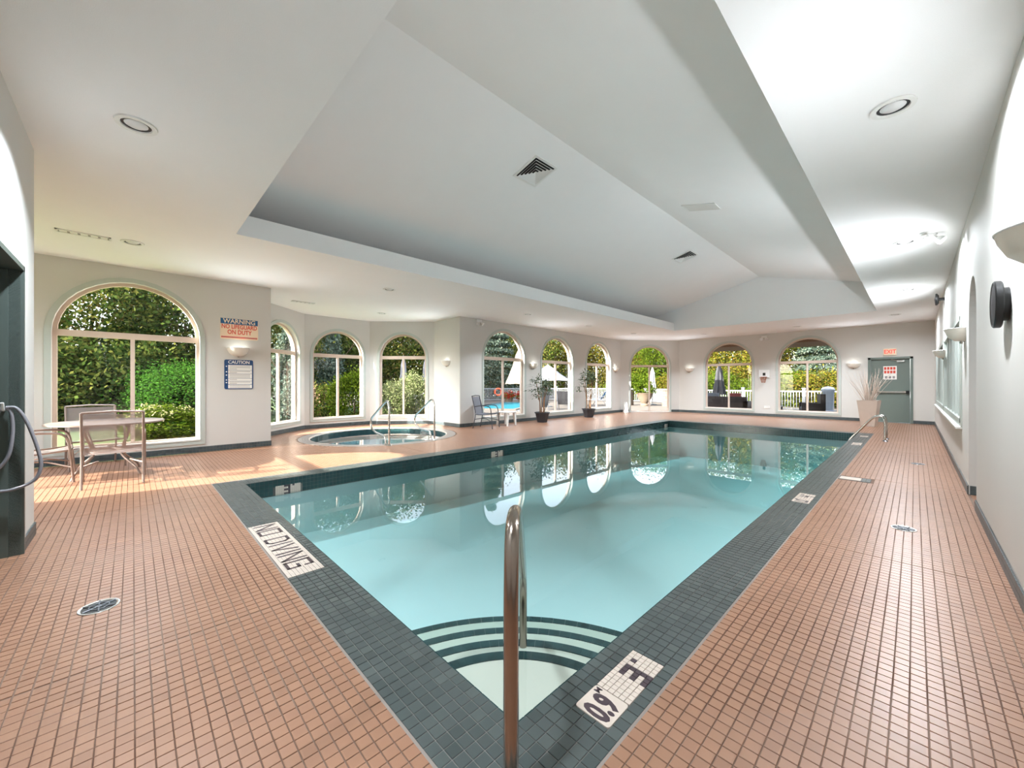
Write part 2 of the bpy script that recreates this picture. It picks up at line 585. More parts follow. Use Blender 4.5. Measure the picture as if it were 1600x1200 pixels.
WIN_MESH = {}
WIN_N = [0]
def window(a, th, u, hw=0.90, sill=0.225, zs=2.085, rg=0.075, fr='frame_wood', sur='trim_sage'):
    WIN_N[0] += 1
    key = (hw, sill, zs, fr)
    if key not in WIN_MESH:
        d = []
        d.append(('surround', arch_ring(MB(), hw, hw + rg, zs, sill, max(0.0, sill - rg), -0.018, 0.004).mesh('surround', sur)))
        f0 = 0.05
        d.append(('frame', arch_ring(MB(), hw - f0, hw, zs, sill + f0, sill, 0.085, 0.15).mesh('frame', fr)))
        d.append(('transom', MB().box(-hw + f0, hw - f0, 0.08, 0.155, zs - 0.05, zs + 0.05).mesh('transom', fr)))
        d.append(('mullion', MB().box(-0.028, 0.028, 0.088, 0.148, sill + f0, zs - 0.05).mesh('mullion', fr)))
        r = hw - f0
        pts = [(-r * math.cos(math.pi * i / NARC), zs + 0.05 + (r - 0.0) * math.sin(math.pi * i / NARC) * ((r - 0.05) / r)) for i in range(NARC + 1)]
        for nm, poly in (('pane', pts), ('pane', [(-r, sill + f0), (-r, zs - 0.05), (-0.028, zs - 0.05), (-0.028, sill + f0)]), ('pane', [(r, sill + f0), (r, zs - 0.05), (0.028, zs - 0.05), (0.028, sill + f0)])):
            mb = MB(); mb.quad(*[(p[0], 0.118, p[1]) for p in poly])
            d.append((nm, mb.mesh('pane', 'window_glass')))
        d.append(('sill', MB().box(-hw, hw, -0.03, 0.085, sill - 0.002, sill + 0.022).mesh('sill', 'trim_white')))
        WIN_MESH[key] = d
    e = bpy.data.objects.new('window_%d' % WIN_N[0], None)
    COL.objects.link(e)
    e.location = offset(a, th, u); e.rotation_euler = (0, 0, th)
    struct(e)
    for nm, me in WIN_MESH[key]:
        link(nm, me, e)
    return e

BB = []   # baseboard runs: (side name, a, th, u0, u1)
def W(c, hw=0.90, sill=0.225, zs=2.085):
    return (c, hw, sill, zs, True)

# left wall (three stretches of it) and its windows
o, a, th = wall('wall_left', (XW, YA), (XW, V0[1]), [W(0 - YA)])
window(a, th, -YA); BB.append(('left', a, th, 0, V0[1] - YA))
o, a, th = wall('wall_bay_near', (XW, V0[1]), V0, []); BB.append(('bay_near', a, th, 0, 1.36))
BAYW = dict(hw=0.735, sill=0.25, zs=2.11)
for nm, p, q, c in (('bay_left', V0, V1, 0.985), ('bay_middle', V1, V2, 0.955), ('bay_right', V2, V3, 1.03)):
    o, a, th = wall('wall_' + nm, p, q, [W(c, **BAYW)])
    window(a, th, c, **BAYW)
    BB.append((nm, a, th, 0, math.hypot(q[0] - p[0], q[1] - p[1])))
o, a, th = wall('wall_bay_far', V3, (XW, V3[1]), []); BB.append(('bay_far', a, th, 0, 1.36))
o, a, th = wall('wall_left_far', (XW, V3[1]), CA, [W(y - V3[1]) for y in (8.68, 11.37, 14.10)])
for y in (8.68, 11.37, 14.10):
    window(a, th, y - V3[1])
BB.append(('left_far', a, th, 0, CA[1] - V3[1]))
LCOR = math.hypot(CB[0] - CA[0], CB[1] - CA[1])
o, a, th = wall('wall_corner', CA, CB, [W(1.36, sill=0.0)])
window(a, th, 1.36, sill=0.0); A8, TH8 = a, th
BB.append(('corner_left', a, th, 0, 1.36 - 0.975)); BB.append(('corner_right', a, th, 1.36 + 0.975, LCOR))
o, a, th = wall('wall_far', CB, (XR, YF), [W(-5.46 - CB[0]), W(-2.79 - CB[0]), (-0.577 - CB[0], 0.47, 0.0, 2.09, False)])
for x in (-5.46, -2.79):
    window(a, th, x - CB[0], fr='frame_wood')
BB.append(('far_left', a, th, 0, -1.11 - CB[0])); BB.append(('far_right', a, th, -0.04 - CB[0], XR - CB[0]))
# right wall: arched passage and two interior windows
AY0, AY1 = 6.10, 6.90
IW = [(9.90, 2.05), (14.25, 2.05)]
ops = [(YF - (AY0 + AY1) / 2, (AY1 - AY0) / 2, 0.0, 2.03, True)] + [(YF - c, hw, 0.76, 2.17, False) for c, hw in IW]
o, a, th = wall('wall_right', (XR, YF), (XR, YN), ops, thick=0.34)
AR, THR = a, th
BB.append(('right_far', a, th, 0, YF - AY1)); BB.append(('right_near', a, th, YF - AY0, YF - YN))
# near wall with the steel door opening, then the alcove
o, a, th = wall('wall_near', (XR, YN), (-5.2, YN), [(XR + 4.14, 0.50, 0.0, 2.12, False)], thick=0.3)
AN, THN = a, th
BB.append(('near_right', a, th, 0, XR + 3.6)); BB.append(('near_left', a, th, XR + 4.68, XR + 5.2))
o, a, th = wall('wall_alcove_side', (-5.2, YN), (-5.2, YA), [])
BB.append(('alcove_side', a, th, 0, YN - YA))
o, a, th = wall('wall_alcove', (-5.2, YA), (XW, YA), [W(7.66 - 5.2)])
window(a, th, 7.66 - 5.2); BB.append(('alcove', a, th, 0, -5.2 - XW))

# passage behind the arch and room behind the interior windows
mb = MB()
mb.quad((XR + 0.34, AY0 - 0.5, 0), (XR + 1.6, AY0 - 0.5, 0), (XR + 1.6, AY0 - 0.5, 2.7), (XR + 0.34, AY0 - 0.5, 2.7))
mb.quad((XR + 0.34, AY1 + 0.02, 0), (XR + 1.6, AY1 + 0.02, 0), (XR + 1.6, AY1 + 0.02, 2.7), (XR + 0.34, AY1 + 0.02, 2.7))
mb.quad((XR + 1.6, AY0 - 0.5, 0), (XR + 1.6, AY1 + 0.02, 0), (XR + 1.6, AY1 + 0.02, 2.7), (XR + 1.6, AY0 - 0.5, 2.7))
mb.quad((XR + 0.34, AY0 - 0.5, 2.7), (XR + 1.6, AY0 - 0.5, 2.7), (XR + 1.6, AY1 + 0.02, 2.7), (XR + 0.34, AY1 + 0.02, 2.7))
struct(mb.build('wall_passage', 'wall_paint'))
mb = MB()
mb.quad((XR + 2.6, 7.2, 0), (XR + 2.6, 17.9, 0), (XR + 2.6, 17.9, 2.7), (XR + 2.6, 7.2, 2.7))
mb.quad((XR + 0.34, 7.2, 0), (XR + 2.6, 7.2, 0), (XR + 2.6, 7.2, 2.7), (XR + 0.34, 7.2, 2.7))
mb.quad((XR + 0.34, 17.9, 0), (XR + 2.6, 17.9, 0), (XR + 2.6, 17.9, 2.7), (XR + 0.34, 17.9, 2.7))
mb.quad((XR + 0.34, 7.2, 2.7), (XR + 2.6, 7.2, 2.7), (XR + 2.6, 17.9, 2.7), (XR + 0.34, 17.9, 2.7))
mb.quad((XR + 0.34, 7.2, 0), (XR + 2.6, 7.2, 0), (XR + 2.6, 17.9, 0), (XR + 0.34, 17.9, 0))
struct(mb.build('wall_inner_room', 'wall_paint'))

# ceiling: flat rim, tray fascias, cove ledge and vault
SL = 0.252
XRG, ZRG = -3.48, 4.71
def vz(x):
    return ZRG - SL * abs(x - XRG)
mb = MB()
X0, X1, Y0, Y1 = XW - 0.2, XR + 0.3, YN - 0.28, YF + 0.2
mb.quad((X0, Y0, H), (TX0, Y0, H), (TX0, Y1, H), (X0, Y1, H))
mb.quad((TX1, Y0, H), (X1, Y0, H), (X1, Y1, H), (TX1, Y1, H))
mb.quad((TX0, Y0, H), (TX1, Y0, H), (TX1, TY0, H), (TX0, TY0, H))
mb.quad((TX0, TY1, H), (TX1, TY1, H), (TX1, Y1, H), (TX0, Y1, H))
mb.quad((X0, YA - 0.2, H), (-5.0, YA - 0.2, H), (-5.0, Y0, H), (X0, Y0, H))
mb.quad((X0, V0[1] - 0.2, H), (V0[0] - 0.1, V0[1] - 0.2, H), (V1[0] - 0.2, V1[1] - 0.1, H), (V2[0] - 0.2, V2[1] + 0.1, H), (V3[0] - 0.1, V3[1] + 0.2, H), (X0, V3[1] + 0.2, H))
ZL, XC = 3.53, -7.7
mb.quad((TX0, TY0, H), (TX0, TY1, H), (TX0, TY1, ZL), (TX0, TY0, ZL))
mb.quad((TX0, TY0, ZL), (TX0, TY1, ZL), (XC, TY1, ZL), (XC, TY0, ZL))
mb.quad((XC, TY0, ZL), (XC, TY1, ZL), (XC, TY1, vz(XC)), (XC, TY0, vz(XC)))
mb.quad((XC, TY0, vz(XC)), (XC, TY1, vz(XC)), (XRG, TY1, ZRG), (XRG, TY0, ZRG))
mb.quad((XRG, TY0, ZRG), (XRG, TY1, ZRG), (TX1, TY1, vz(TX1)), (TX1, TY0, vz(TX1)))
mb.quad((TX1, TY0, H), (TX1, TY1, H), (TX1, TY1, vz(TX1)), (TX1, TY0, vz(TX1)))
for y in (TY0, TY1):
    mb.quad((TX0, y, H), (TX1, y, H), (TX1, y, vz(TX1)), (XRG, y, ZRG), (XC, y, vz(XC)), (XC, y, ZL), (TX0, y, ZL))
struct(mb.build('ceiling', 'ceiling_paint'))

# ------------------------------------------------------------------ floor slab (grout bed) and tiles
SPX, SPY, SPR, SPO = -9.28, 4.46, 1.60, 1.83      # hot tub centre, water radius, coping radius
BAYP = [(XW, V0[1]), V0, V1, V2, V3, (XW, V3[1])]
mb = MB()
ZG = -0.004
def slab(x0, x1, y0, y1, z=ZG):
    mb.quad((x0, y0, z), (x1, y0, z), (x1, y1, z), (x0, y1, z))
slab(OX, XR + 1.6, YN, YF + 0.1)
slab(XW, OX, YN, OY)
slab(XW, -5.2, YA, YN)
slab(-5.2, -3.0, YN - 0.3, YN)
slab(LX, OX, FY, YF + 0.1)
slab(XW, LX, OY, SPY - 2.0)
slab(XW, LX, SPY + 2.0, YF + 0.1)
# ring of slab around the hot tub out to a square, plus the bay corners
NR = 48
sq = []
for k in range(NR):
    an = 2 * math.pi * k / NR
    c_, s_ = math.cos(an), math.sin(an)
    xp = (LX - SPX) if c_ > 0 else (SPX - (-12.25))
    t = min(xp / abs(c_) if abs(c_) > 1e-6 else 1e9, 2.0 / abs(s_) if abs(s_) > 1e-6 else 1e9)
    sq.append((SPX + c_ * t, SPY + s_ * t))
for k in range(NR):
    l = (k + 1) % NR
    i0 = (SPX + SPR * math.cos(2 * math.pi * k / NR), SPY + SPR * math.sin(2 * math.pi * k / NR))
    i1 = (SPX + SPR * math.cos(2 * math.pi * l / NR), SPY + SPR * math.sin(2 * math.pi * l / NR))
    mb.quad((*i0, ZG), (*sq[k], ZG), (*sq[l], ZG), (*i1, ZG))
slab(-10.8, XW, V0[1] - 0.2, SPY - 2.0)
slab(-10.8, XW, SPY + 2.0, V3[1] + 0.2)
# fill the small wedges the ring corners leave
mb.quad((LX, SPY - 2.0, ZG - 0.002), (LX, SPY + 2.0, ZG - 0.002), (SPX + 1.9, SPY + 2.0, ZG - 0.002), (SPX + 1.9, SPY - 2.0, ZG - 0.002))
floor = struct(mb.build('floor', 'grout_floor'))
mb = MB()
for x0, x1, y0, y1 in ((OX - 0.001, OX + 0.011, OY - 0.011, FY + 0.011), (LX - 0.011, LX + 0.001, OY - 0.011, FY + 0.011),
                       (LX, OX, OY - 0.011, OY + 0.001), (LX, OX, FY - 0.001, FY + 0.011)):
    mb.box(x0, x1, y0, y1, ZG - 0.01, -0.0015)
mb.build('edge_joint', 'joint_grey', floor)

YAW = math.atan(630 / 611.2)
SY, CY = math.sin(YAW), math.cos(YAW)
def depth_of(x, y):
    d = -SY * x + CY * y
    if d < 0.3:
        return None
    l = CY * x + SY * y
    if abs(l / d) > 1.34 or 1.27 / d > 1.0:
        return None
    return d

def inpoly(x, y, poly):
    c = False
    j = len(poly) - 1
    for i in range(len(poly)):
        if (poly[i][1] > y) != (poly[j][1] > y) and x < (poly[j][0] - poly[i][0]) * (y - poly[i][1]) / (poly[j][1] - poly[i][1]) + poly[i][0]:
            c = not c
        j = i
    return c

GAP = 0.0038
def tile_array(rects, ztop, zbot, ch=0.0012):
    """numpy mesh of chamfer-free tiles with a slightly smaller top"""
    A = np.array(rects, dtype=np.float64)
    n = len(A)
    x0, x1, y0, y1 = A.T
    v = np.zeros((n, 8, 3))
    for k, (xx, yy) in enumerate(((x0, y0), (x1, y0), (x1, y1), (x0, y1))):
        v[:, k, 0] = xx; v[:, k, 1] = yy; v[:, k, 2] = zbot
    jit = nrng.uniform(-0.0006, 0.0, n)
    for k, (xx, yy) in enumerate(((x0 + ch, y0 + ch), (x1 - ch, y0 + ch), (x1 - ch, y1 - ch), (x0 + ch, y1 - ch))):
        v[:, 4 + k, 0] = xx; v[:, 4 + k, 1] = yy; v[:, 4 + k, 2] = ztop + jit
    q = np.array([(4, 5, 6, 7), (0, 1, 5, 4), (1, 2, 6, 5), (2, 3, 7, 6), (3, 0, 4, 7)])
    f = (np.arange(n)[:, None, None] * 8 + q[None]).reshape(-1, 4)
    return v.reshape(-1, 3), f

def np_mesh(name, v, f, m):
    me = bpy.data.meshes.new(name)
    me.vertices.add(len(v)); me.vertices.foreach_set('co', v.astype(np.float32).ravel())
    k = f.shape[1]
    me.loops.add(f.size); me.loops.foreach_set('vertex_index', f.astype(np.int32).ravel())
    me.polygons.add(len(f)); me.polygons.foreach_set('loop_start', np.arange(0, f.size, k, dtype=np.int32))
    me.polygons.foreach_set('use_smooth', np.zeros(len(f), dtype=bool))
    me.update(calc_edges=True)
    me.materials.append(MATS[m])
    return me

def lay_tiles(rects, name, m, parent, zt=0.0, zb=-0.012, limit=300):
    """the tiles that show largest become single parts sharing one mesh; the rest one joined part"""
    full = []
    for i, r in enumerate(rects):
        d = depth_of((r[0] + r[1]) / 2, (r[2] + r[3]) / 2)
        if d is not None and abs((r[1] - r[0]) - (P_ - GAP)) < 1e-4 and abs((r[3] - r[2]) - (P_ - GAP)) < 1e-4:
            full.append((d, i))
    full.sort()
    pick = set(i for d, i in full[:limit])
    hw = (P_ - GAP) / 2
    one = MB().cbox(-hw, hw, -hw, hw, zb, zt, 0.0012).mesh(name, m)
    for i in sorted(pick):
        r = rects[i]
        link(name, one, parent, ((r[0] + r[1]) / 2, (r[2] + r[3]) / 2, -rnd.uniform(0, 0.0006)))
    rest = [r for i, r in enumerate(rects) if i not in pick]
    v, f = tile_array(rest, zt, zb)
    o = link(name + '_field', np_mesh(name + '_field', v, f, m), parent)
    o['kind'] = 'stuff'
    return o

def grid(x0, x1, y0, y1, ox, oy, jx=(), jy=()):
    """tiles of the grid anchored at (ox, oy), clipped to the rectangle; wider joints at jx and jy"""
    out = []
    i0 = math.floor((x0 - ox) / P_ + 1e-6); i1 = math.ceil((x1 - ox) / P_ - 1e-6)
    j0 = math.floor((y0 - oy) / P_ + 1e-6); j1 = math.ceil((y1 - oy) / P_ - 1e-6)
    g = GAP / 2
    jxi = {round((q - ox) / P_) for q in jx}; jyi = {round((q - oy) / P_) for q in jy}
    for i in range(i0, i1):
        a = max(ox + i * P_ + g + (0.004 if i in jxi else 0), x0); b = min(ox + (i + 1) * P_ - g - (0.004 if i + 1 in jxi else 0), x1)
        if b - a < 0.008:
            continue
        for j in range(j0, j1):
            c = max(oy + j * P_ + g + (0.004 if j in jyi else 0), y0); d = min(oy + (j + 1) * P_ - g - (0.004 if j + 1 in jyi else 0), y1)
            if d - c >= 0.008:
                out.append((a, b, c, d))
    return out

DRAINS = [(-3.24, -0.137, 0.075), (-0.07, 4.86, 0.072), (0.03, 8.95, 0.072)]
SKIM = (-0.724, -0.40, 6.80, 7.06)
E_ = 0.008
JY = (3.91, 7.06, 10.2)
JX = (-2.56, -5.61)
rects = []
rects += grid(OX + E_, XR - 0.008, OY - 40 * P_, YF, OX + E_, OY, (), JY)
rects = [r for r in rects if r[3] > YN]
rects += grid(XW, OX + E_, YN, OY - E_, OX + E_, OY - E_, JX, ())
rects += grid(XW, -5.2, YA, YN, OX + E_, OY - E_, JX, ())
rects += grid(-5.2, -3.0, YN - 0.3, YN, OX + E_, OY - E_)
rects += grid(XW, LX - E_, OY - E_, YF, LX - E_, OY - E_, (), JY)
rects += grid(-12.1, XW, V0[1], V3[1], LX - E_, OY - E_)
rects += grid(LX - E_, OX + E_, FY + E_, YF, OX + E_, FY + E_)
rects += grid(XR + 0.004, XR + 1.5, AY0 + 0.01, AY1 - 0.01, OX + E_, OY)
cornA, cornB = Vector((CA[0], CA[1])), Vector((CB[0], CB[1]))
cn = Vector((-(cornB - cornA).y, (cornB - cornA).x)).normalized()
keep = []
for r in rects:
    x, y = (r[0] + r[1]) / 2, (r[2] + r[3]) / 2
    if math.hypot(x - SPX, y - SPY) < SPO + 0.035:
        continue
    if x < XW and not inpoly(x, y, BAYP):
        continue
    if y > 15.5 and (Vector((x, y)) - cornA).dot(cn) > 0:
        continue
    if r[1] > SKIM[0] and r[0] < SKIM[1] and r[3] > SKIM[2] and r[2] < SKIM[3]:
        continue
    if x > XR and not (AY0 < y < AY1):
        continue
    keep.append(r)
lay_tiles(keep, 'floor_tile', 'tile_terracotta', floor)

# ------------------------------------------------------------------ baseboards: two rows of slate tile
for nm, a, th, u0, u1 in BB:
    mb = MB(); mb.box(u0, u1, -0.006, 0.0, 0.0, 0.104)
    o = struct(mb.build('baseboard_' + nm, 'grout_grey', None, a, th))
    mb = MB()
    u = u0
    while u < u1 - 0.004:
        e = min(u + P_ - 0.0035, u1)
        for z in (0.0, P_):
            mb.box(u, e, -0.0125, -0.005, z + 0.001, z + P_ - 0.0025)
        u += P_
    t = mb.build('baseboard_tile', 'tile_base', o)
    t['kind'] = 'stuff'
mb = MB()
for u in (0.008, 0.11, 0.212):
    mb.box(XR + u, XR + u + 0.097, AY1 - 0.012, AY1 - 0.001, 0.001, 0.102)
struct(mb.build('baseboard_passage', 'tile_base'))

# ------------------------------------------------------------------ swimming pool
pool = thing('swimming_pool', 'long rectangular indoor swimming pool with turquoise water and slate tile coping', 'swimming pool', (IXR, IYN, 0))
def PL(o):      # keep world coordinates under the pool root
    o.location = Vector(o.location) - Vector((IXR, IYN, 0))
    return o
FZ0, FZ1 = -0.80, -1.15
mb = MB()
ZTB = -0.012
for (x0, y0), (x1, y1) in (((IXL, IYN), (IXR, IYN)), ((IXR, IYN), (IXR, IYF)), ((IXR, IYF), (IXL, IYF)), ((IXL, IYF), (IXL, IYN))):
    mb.quad((x0, y0, -1.4), (x1, y1, -1.4), (x1, y1, ZTB), (x0, y0, ZTB))
mb.quad((IXL, IYN, FZ0), (IXR, IYN, FZ0), (IXR, 5.0, FZ0 - 0.06), (IXL, 5.0, FZ0 - 0.06))
mb.quad((IXL, 5.0, FZ0 - 0.06), (IXR, 5.0, FZ0 - 0.06), (IXR, IYF, FZ1), (IXL, IYF, FZ1))
PL(mb.build('basin', 'pool_plaster', pool))
# coping bed and tiles
mb = MB()
for x0, x1, y0, y1 in ((LX, OX, OY, IYN), (LX, OX, IYF, FY), (IXR, OX, IYN, IYF), (LX, IXL, IYN, IYF)):
    mb.box(x0, x1, y0, y1, -0.07, ZG)
cop = PL(mb.build('coping', 'grout_grey', pool))
MK1 = (OX - 4 * P_, OX - P_, 1.258, 1.258 + 9 * P_)          # 0.9 M / 3' marker
MK2 = (OX - 4 * P_, OX - P_, 5.14, 5.14 + 9 * P_)
MK3 = (OX - 4 * P_, OX - P_, 10.80, 10.80 + 9 * P_)
MK4 = (OX - 4 * P_, OX - P_, 12.62, 12.62 + 5 * P_)
ND = (-4.10, -4.10 + 49 * 0.0254, OY + 0.004, OY + 0.004 + 9 * 0.0254)
crects = grid(LX, OX, OY, IYN, OX, OY) + grid(LX, OX, IYF, FY, OX, OY) + grid(IXR, OX, IYN, IYF, OX, OY) + grid(LX, IXL, IYN, IYF, OX, OY)
out = []
for r in crects:
    rs = [r]
    for mk in (MK1, MK2, MK3, MK4, ND):
        nr = []
        for q in rs:
            if q[1] <= mk[0] + 0.004 or q[0] >= mk[1] - 0.004 or q[3] <= mk[2] or q[2] >= mk[3]:
                nr.append(q); continue
            g = 0.003
            if mk is ND:
                if q[3] > mk[3] + 0.006 and q[0] >= mk[0] and q[1] <= mk[1]:
                    nr.append((q[0], q[1], mk[3] + g, q[3]))
                elif q[0] < mk[0] - 0.006:
                    nr.append((q[0], mk[0] - g, q[2], q[3]))
                elif q[1] > mk[1] + 0.006:
                    nr.append((mk[1] + g, q[1], q[2], q[3]))
            else:
                if q[2] < mk[2] - 0.006:
                    nr.append((q[0], q[1], q[2], mk[2] - g))
                if q[3] > mk[3] + 0.006:
                    nr.append((q[0], q[1], mk[3] + g, q[3]))
        rs = nr
    out += rs
oo = lay_tiles([(r[0] - IXR, r[1] - IXR, r[2] - IYN, r[3] - IYN) for r in out] if False else out, 'coping_tile', 'tile_slate', cop)
for c in cop.children:
    c.location = Vector(c.location) - Vector((IXR, IYN, 0))
# fix: children sit under the coping, itself shifted under the pool root
for c in cop.children:
    c.matrix_parent_inverse = Matrix.Translation(-Vector(cop.location) - Vector((0, 0, 0)))
# waterline tiles on all four walls
rows = 4
mb = MB()
def wl_row(ax, fixed, s, u0, u1, skip=()):
    u = u0
    while u < u1 - 0.01:
        e = u + P_ - 0.004
        for k in range(rows):
            z1 = ZTB + 0.010 - k * P_ - (0.0 if k else 0.004); z0 = ZTB + 0.010 - (k + 1) * P_ + 0.004
            if any(q[0] < (u + e) / 2 < q[1] and q[2] < (z0 + z1) / 2 < q[3] for q in skip):
                continue
            if ax == 'x':
                mb.box(min(fixed, fixed + s * 0.007), max(fixed, fixed + s * 0.007), u, e, z0, z1)
            else:
                mb.box(u, e, min(fixed, fixed + s * 0.007), max(fixed, fixed + s * 0.007), z0, z1)
        u += P_
WM = [(1.36, 1.36 + 12 * 0.0254), (5.16, 5.16 + 12 * 0.0254), (12.94, 12.94 + 8 * 0.0254)]
WMZ = (-0.2155, -0.0885)
wl_row('x', IXL, 1, IYN, IYF, [(q[0] - 0.02, q[1] + 0.02, WMZ[0], WMZ[1]) for q in WM])
wl_row('x', IXR, -1, IYN, IYF)
wl_row('y', IYN, 1, IXL, IXR)
wl_row('y', IYF, -1, IXL, IXR)
o = PL(mb.build('waterline_tile', 'tile_teal', pool)); o['kind'] = 'stuff'
mb = MB()
zb = ZTB - rows * P_
for x0, x1, y0, y1 in ((IXL, IXL + 0.003, IYN, IYF), (IXR - 0.003, IXR, IYN, IYF), (IXL, IXR, IYN, IYN + 0.003), (IXL, IXR, IYF - 0.003, IYF)):
    mb.box(x0, x1, y0, y1, zb, ZTB)
PL(mb.build('waterline_grout', 'grout_grey', pool))
# corner steps: quarter rounds about the near corner, dark tiled nosing on each
for k, (r_, z) in enumerate(((0.75, -0.25), (1.06, -0.385), (1.40, -0.52), (1.765, -0.655))):
    mb = MB()
    n = 28
    arc = [(-r_ * math.cos(math.pi / 2 * i / n), r_ * math.sin(math.pi / 2 * i / n)) for i in range(n + 1)]
    mb.prism([(0, 0)] + arc[::-1], -1.2, z)
    st = mb.build('step', 'plaster', pool)
    mb = MB()
    for i in range(n):
        a0, a1 = math.pi / 2 * (i + 0.008) / n, math.pi / 2 * (i + 0.992) / n
        ri, ro = r_ - 0.055, r_ + 0.006
        poly = [(-ri * math.cos(a0), ri * math.sin(a0)), (-ro * math.cos(a0), ro * math.sin(a0)), (-ro * math.cos(a1), ro * math.sin(a1)), (-ri * math.cos(a1), ri * math.sin(a1))]
        mb.prism(poly, z - 0.045, z + 0.006)
    t = mb.build('nosing_tile', 'tile_teal', st); t['kind'] = 'stuff'
# water body
mb = MB(); mb.box(IXL - 0.05, IXR + 0.05, IYN - 0.05, IYF + 0.05, -1.5, WZ)
PL(mb.build('water', 'pool_water', pool))

GLY = {'3': ['###', '..#', '###', '..#', '###'], '4': ['#.#', '#.#', '###', '..#', '..#'], ',': ['#']}
def marker_floor(mk, plate_rows, digits, text, sup, single):
    """marker read from the right-hand deck: reading direction +Y, up is -X"""
    e = bpy.data.objects.new('depth_marker', None); COL.objects.link(e); e.parent = pool
    e.location = (mk[1] - IXR, mk[2] - IYN, 0)
    wdt = mk[1] - mk[0]
    L = mk[3] - mk[2]
    pl = plate_rows * P_
    if text:
        mb = MB()
        pts = []
        rr = 0.012
        for cx_, cy_, a0 in ((-rr, rr, -90), (-rr, pl - 0.004 - rr, 0), (-wdt + rr, pl - 0.004 - rr, 90), (-wdt + rr, rr, 180)):
            for k in range(4):
                an = R(a0 + 30 * k)
                pts.append((cx_ + rr * math.cos(an), cy_ + rr * math.sin(an)))
        mb.prism(pts, -0.008, 0.0008)
        p = mb.build('plate', 'mosaic_white', e)
        text_obj('numeral', text, 0.148, 'mosaic_dark', p, (-0.066, 0.063, 0.0012), (0, 0, R(90)), xs=0.62, bold=0.0062, depth=0.0006)
        if sup:
            text_obj('unit', sup, 0.038, 'mosaic_dark', p, (-0.128, 0.128, 0.0012), (0, 0, R(90)), bold=0.0008, depth=0.0006)
    nu = int(round((L - pl) / 0.0254)); nv = int(round(wdt / 0.0254))
    dark = set()
    u = 5 if nu >= 10 else 1
    for ch in digits:
        g = GLY[ch]
        for rr_, row in enumerate(g):
            for cc, q in enumerate(row):
                if q == '#':
                    dark.add((u + cc, 1 + rr_))       # second index counted from the pool side
        u += len(g[0]) + 1
    one = {}
    for nm in ('mosaic_white', 'mosaic_dark'):
        one[nm] = MB().cbox(-0.0116, 0.0116, -0.0116, 0.0116, -0.008, 0.0006, 0.0006)
    if single:
        me = {k: v.mesh('mosaic_tile', k) for k, v in one.items()}
    jm = {k: MB() for k in one}
    for i in range(nu):
        for j in range(nv):
            k = 'mosaic_dark' if (i, j) in dark else 'mosaic_white'
            x, y = -wdt + (j + 0.5) * 0.0254, pl + (i + 0.5) * 0.0254
            if single:
                link('mosaic_tile', me[k], e, (x, y, 0))
            else:
                jm[k].cbox(x - 0.0116, x + 0.0116, y - 0.0116, y + 0.0116, -0.008, 0.0006, 0.0006)
    if not single:
        for k, v in jm.items():
            if v.v:
                q = v.build('mosaic_tile', k, e); q['kind'] = 'stuff'
    return e
marker_floor(MK1, 3, '3,', '0.9', 'M', True)
marker_floor(MK2, 3, '4,', '1.2', 'M', False)
marker_floor(MK3, 3, '4,', '1.2', 'M', False)
marker_floor(MK4, 0, '4,', None, None, False)
# depth marks set in the waterline of the far long side
for q0, q1 in WM:
    e = bpy.data.objects.new('waterline_marker', None); COL.objects.link(e); e.parent = pool
    e.location = (IXL - IXR, q0 - IYN, 0)
    nu = int(round((q1 - q0) / 0.0254))
    jm = {'mosaic_white': MB(), 'mosaic_dark': MB()}
    dark = {(4, 0), (5, 0), (6, 0), (6, 1), (4, 2), (5, 2), (6, 2), (6, 3), (4, 4), (5, 4), (6, 4), (8, 0)}
    for i in range(nu):
        for j in range(5):
            k = 'mosaic_dark' if (i, j) in dark else 'mosaic_white'
            z = -0.0895 - 0.0254 * j
            jm[k].box(0.0, 0.0075, i * 0.0254 + 0.001, (i + 1) * 0.0254 - 0.001, z - 0.0234, z)
    for k, v in jm.items():
        t = v.build('mosaic_tile', k, e); t['kind'] = 'stuff'
# NO DIVING panel, read from the near deck
e = bpy.data.objects.new('no_diving_panel', None); COL.objects.link(e); e.parent = pool
e.location = (ND[0] - IXR, ND[2] - IYN, 0)
mb = MB()
for i in range(49):
    for j in range(9):
        mb.cbox(i * 0.0254 + 0.001, (i + 1) * 0.0254 - 0.001, j * 0.0254 + 0.001, (j + 1) * 0.0254 - 0.001, -0.008, 0.0004, 0.0005)
t = mb.build('mosaic_tile', 'mosaic_white', e); t['kind'] = 'stuff'
STRK = {'N': [(0, 0, 0, 1), (0, 1, 1, 0), (1, 0, 1, 1)], 'O': [(0, 0, 0, 1), (0, 1, 1, 1), (1, 1, 1, 0), (1, 0, 0, 0)],
        'D': [(0, 0, 0, 1), (0, 1, .75, 1), (.75, 1, 1, .8), (1, .8, 1, .2), (1, .2, .75, 0), (.75, 0, 0, 0)],
        'I': [(.5, 0, .5, 1)], 'V': [(0, 1, .5, 0), (.5, 0, 1, 1)],
        'G': [(1, .72, 1, 1), (1, 1, 0, 1), (0, 1, 0, 0), (0, 0, 1, 0), (1, 0, 1, .45), (1, .45, .55, .45)]}
x = 0.05
for ch in 'NO DIVING':
    if ch == ' ':
        x += 0.085; continue
    lw = 0.012 if ch == 'I' else 0.105
    mb = MB()
    h_ = 0.150; y_ = 0.040; t_ = 0.0105
    for ax, ay, bx, by in STRK[ch]:
        A = Vector((x + ax * lw, y_ + ay * h_)); B = Vector((x + bx * lw, y_ + by * h_))
        d = (B - A).normalized(); n_ = Vector((-d.y, d.x)) * t_
        A = A - d * t_ * 0.9; B = B + d * t_ * 0.9
        mb.prism([A + n_, A - n_, B - n_, B + n_], 0.0, 0.0012)
    mb.build('letter', 'mosaic_dark', e)
    x += lw + 0.046

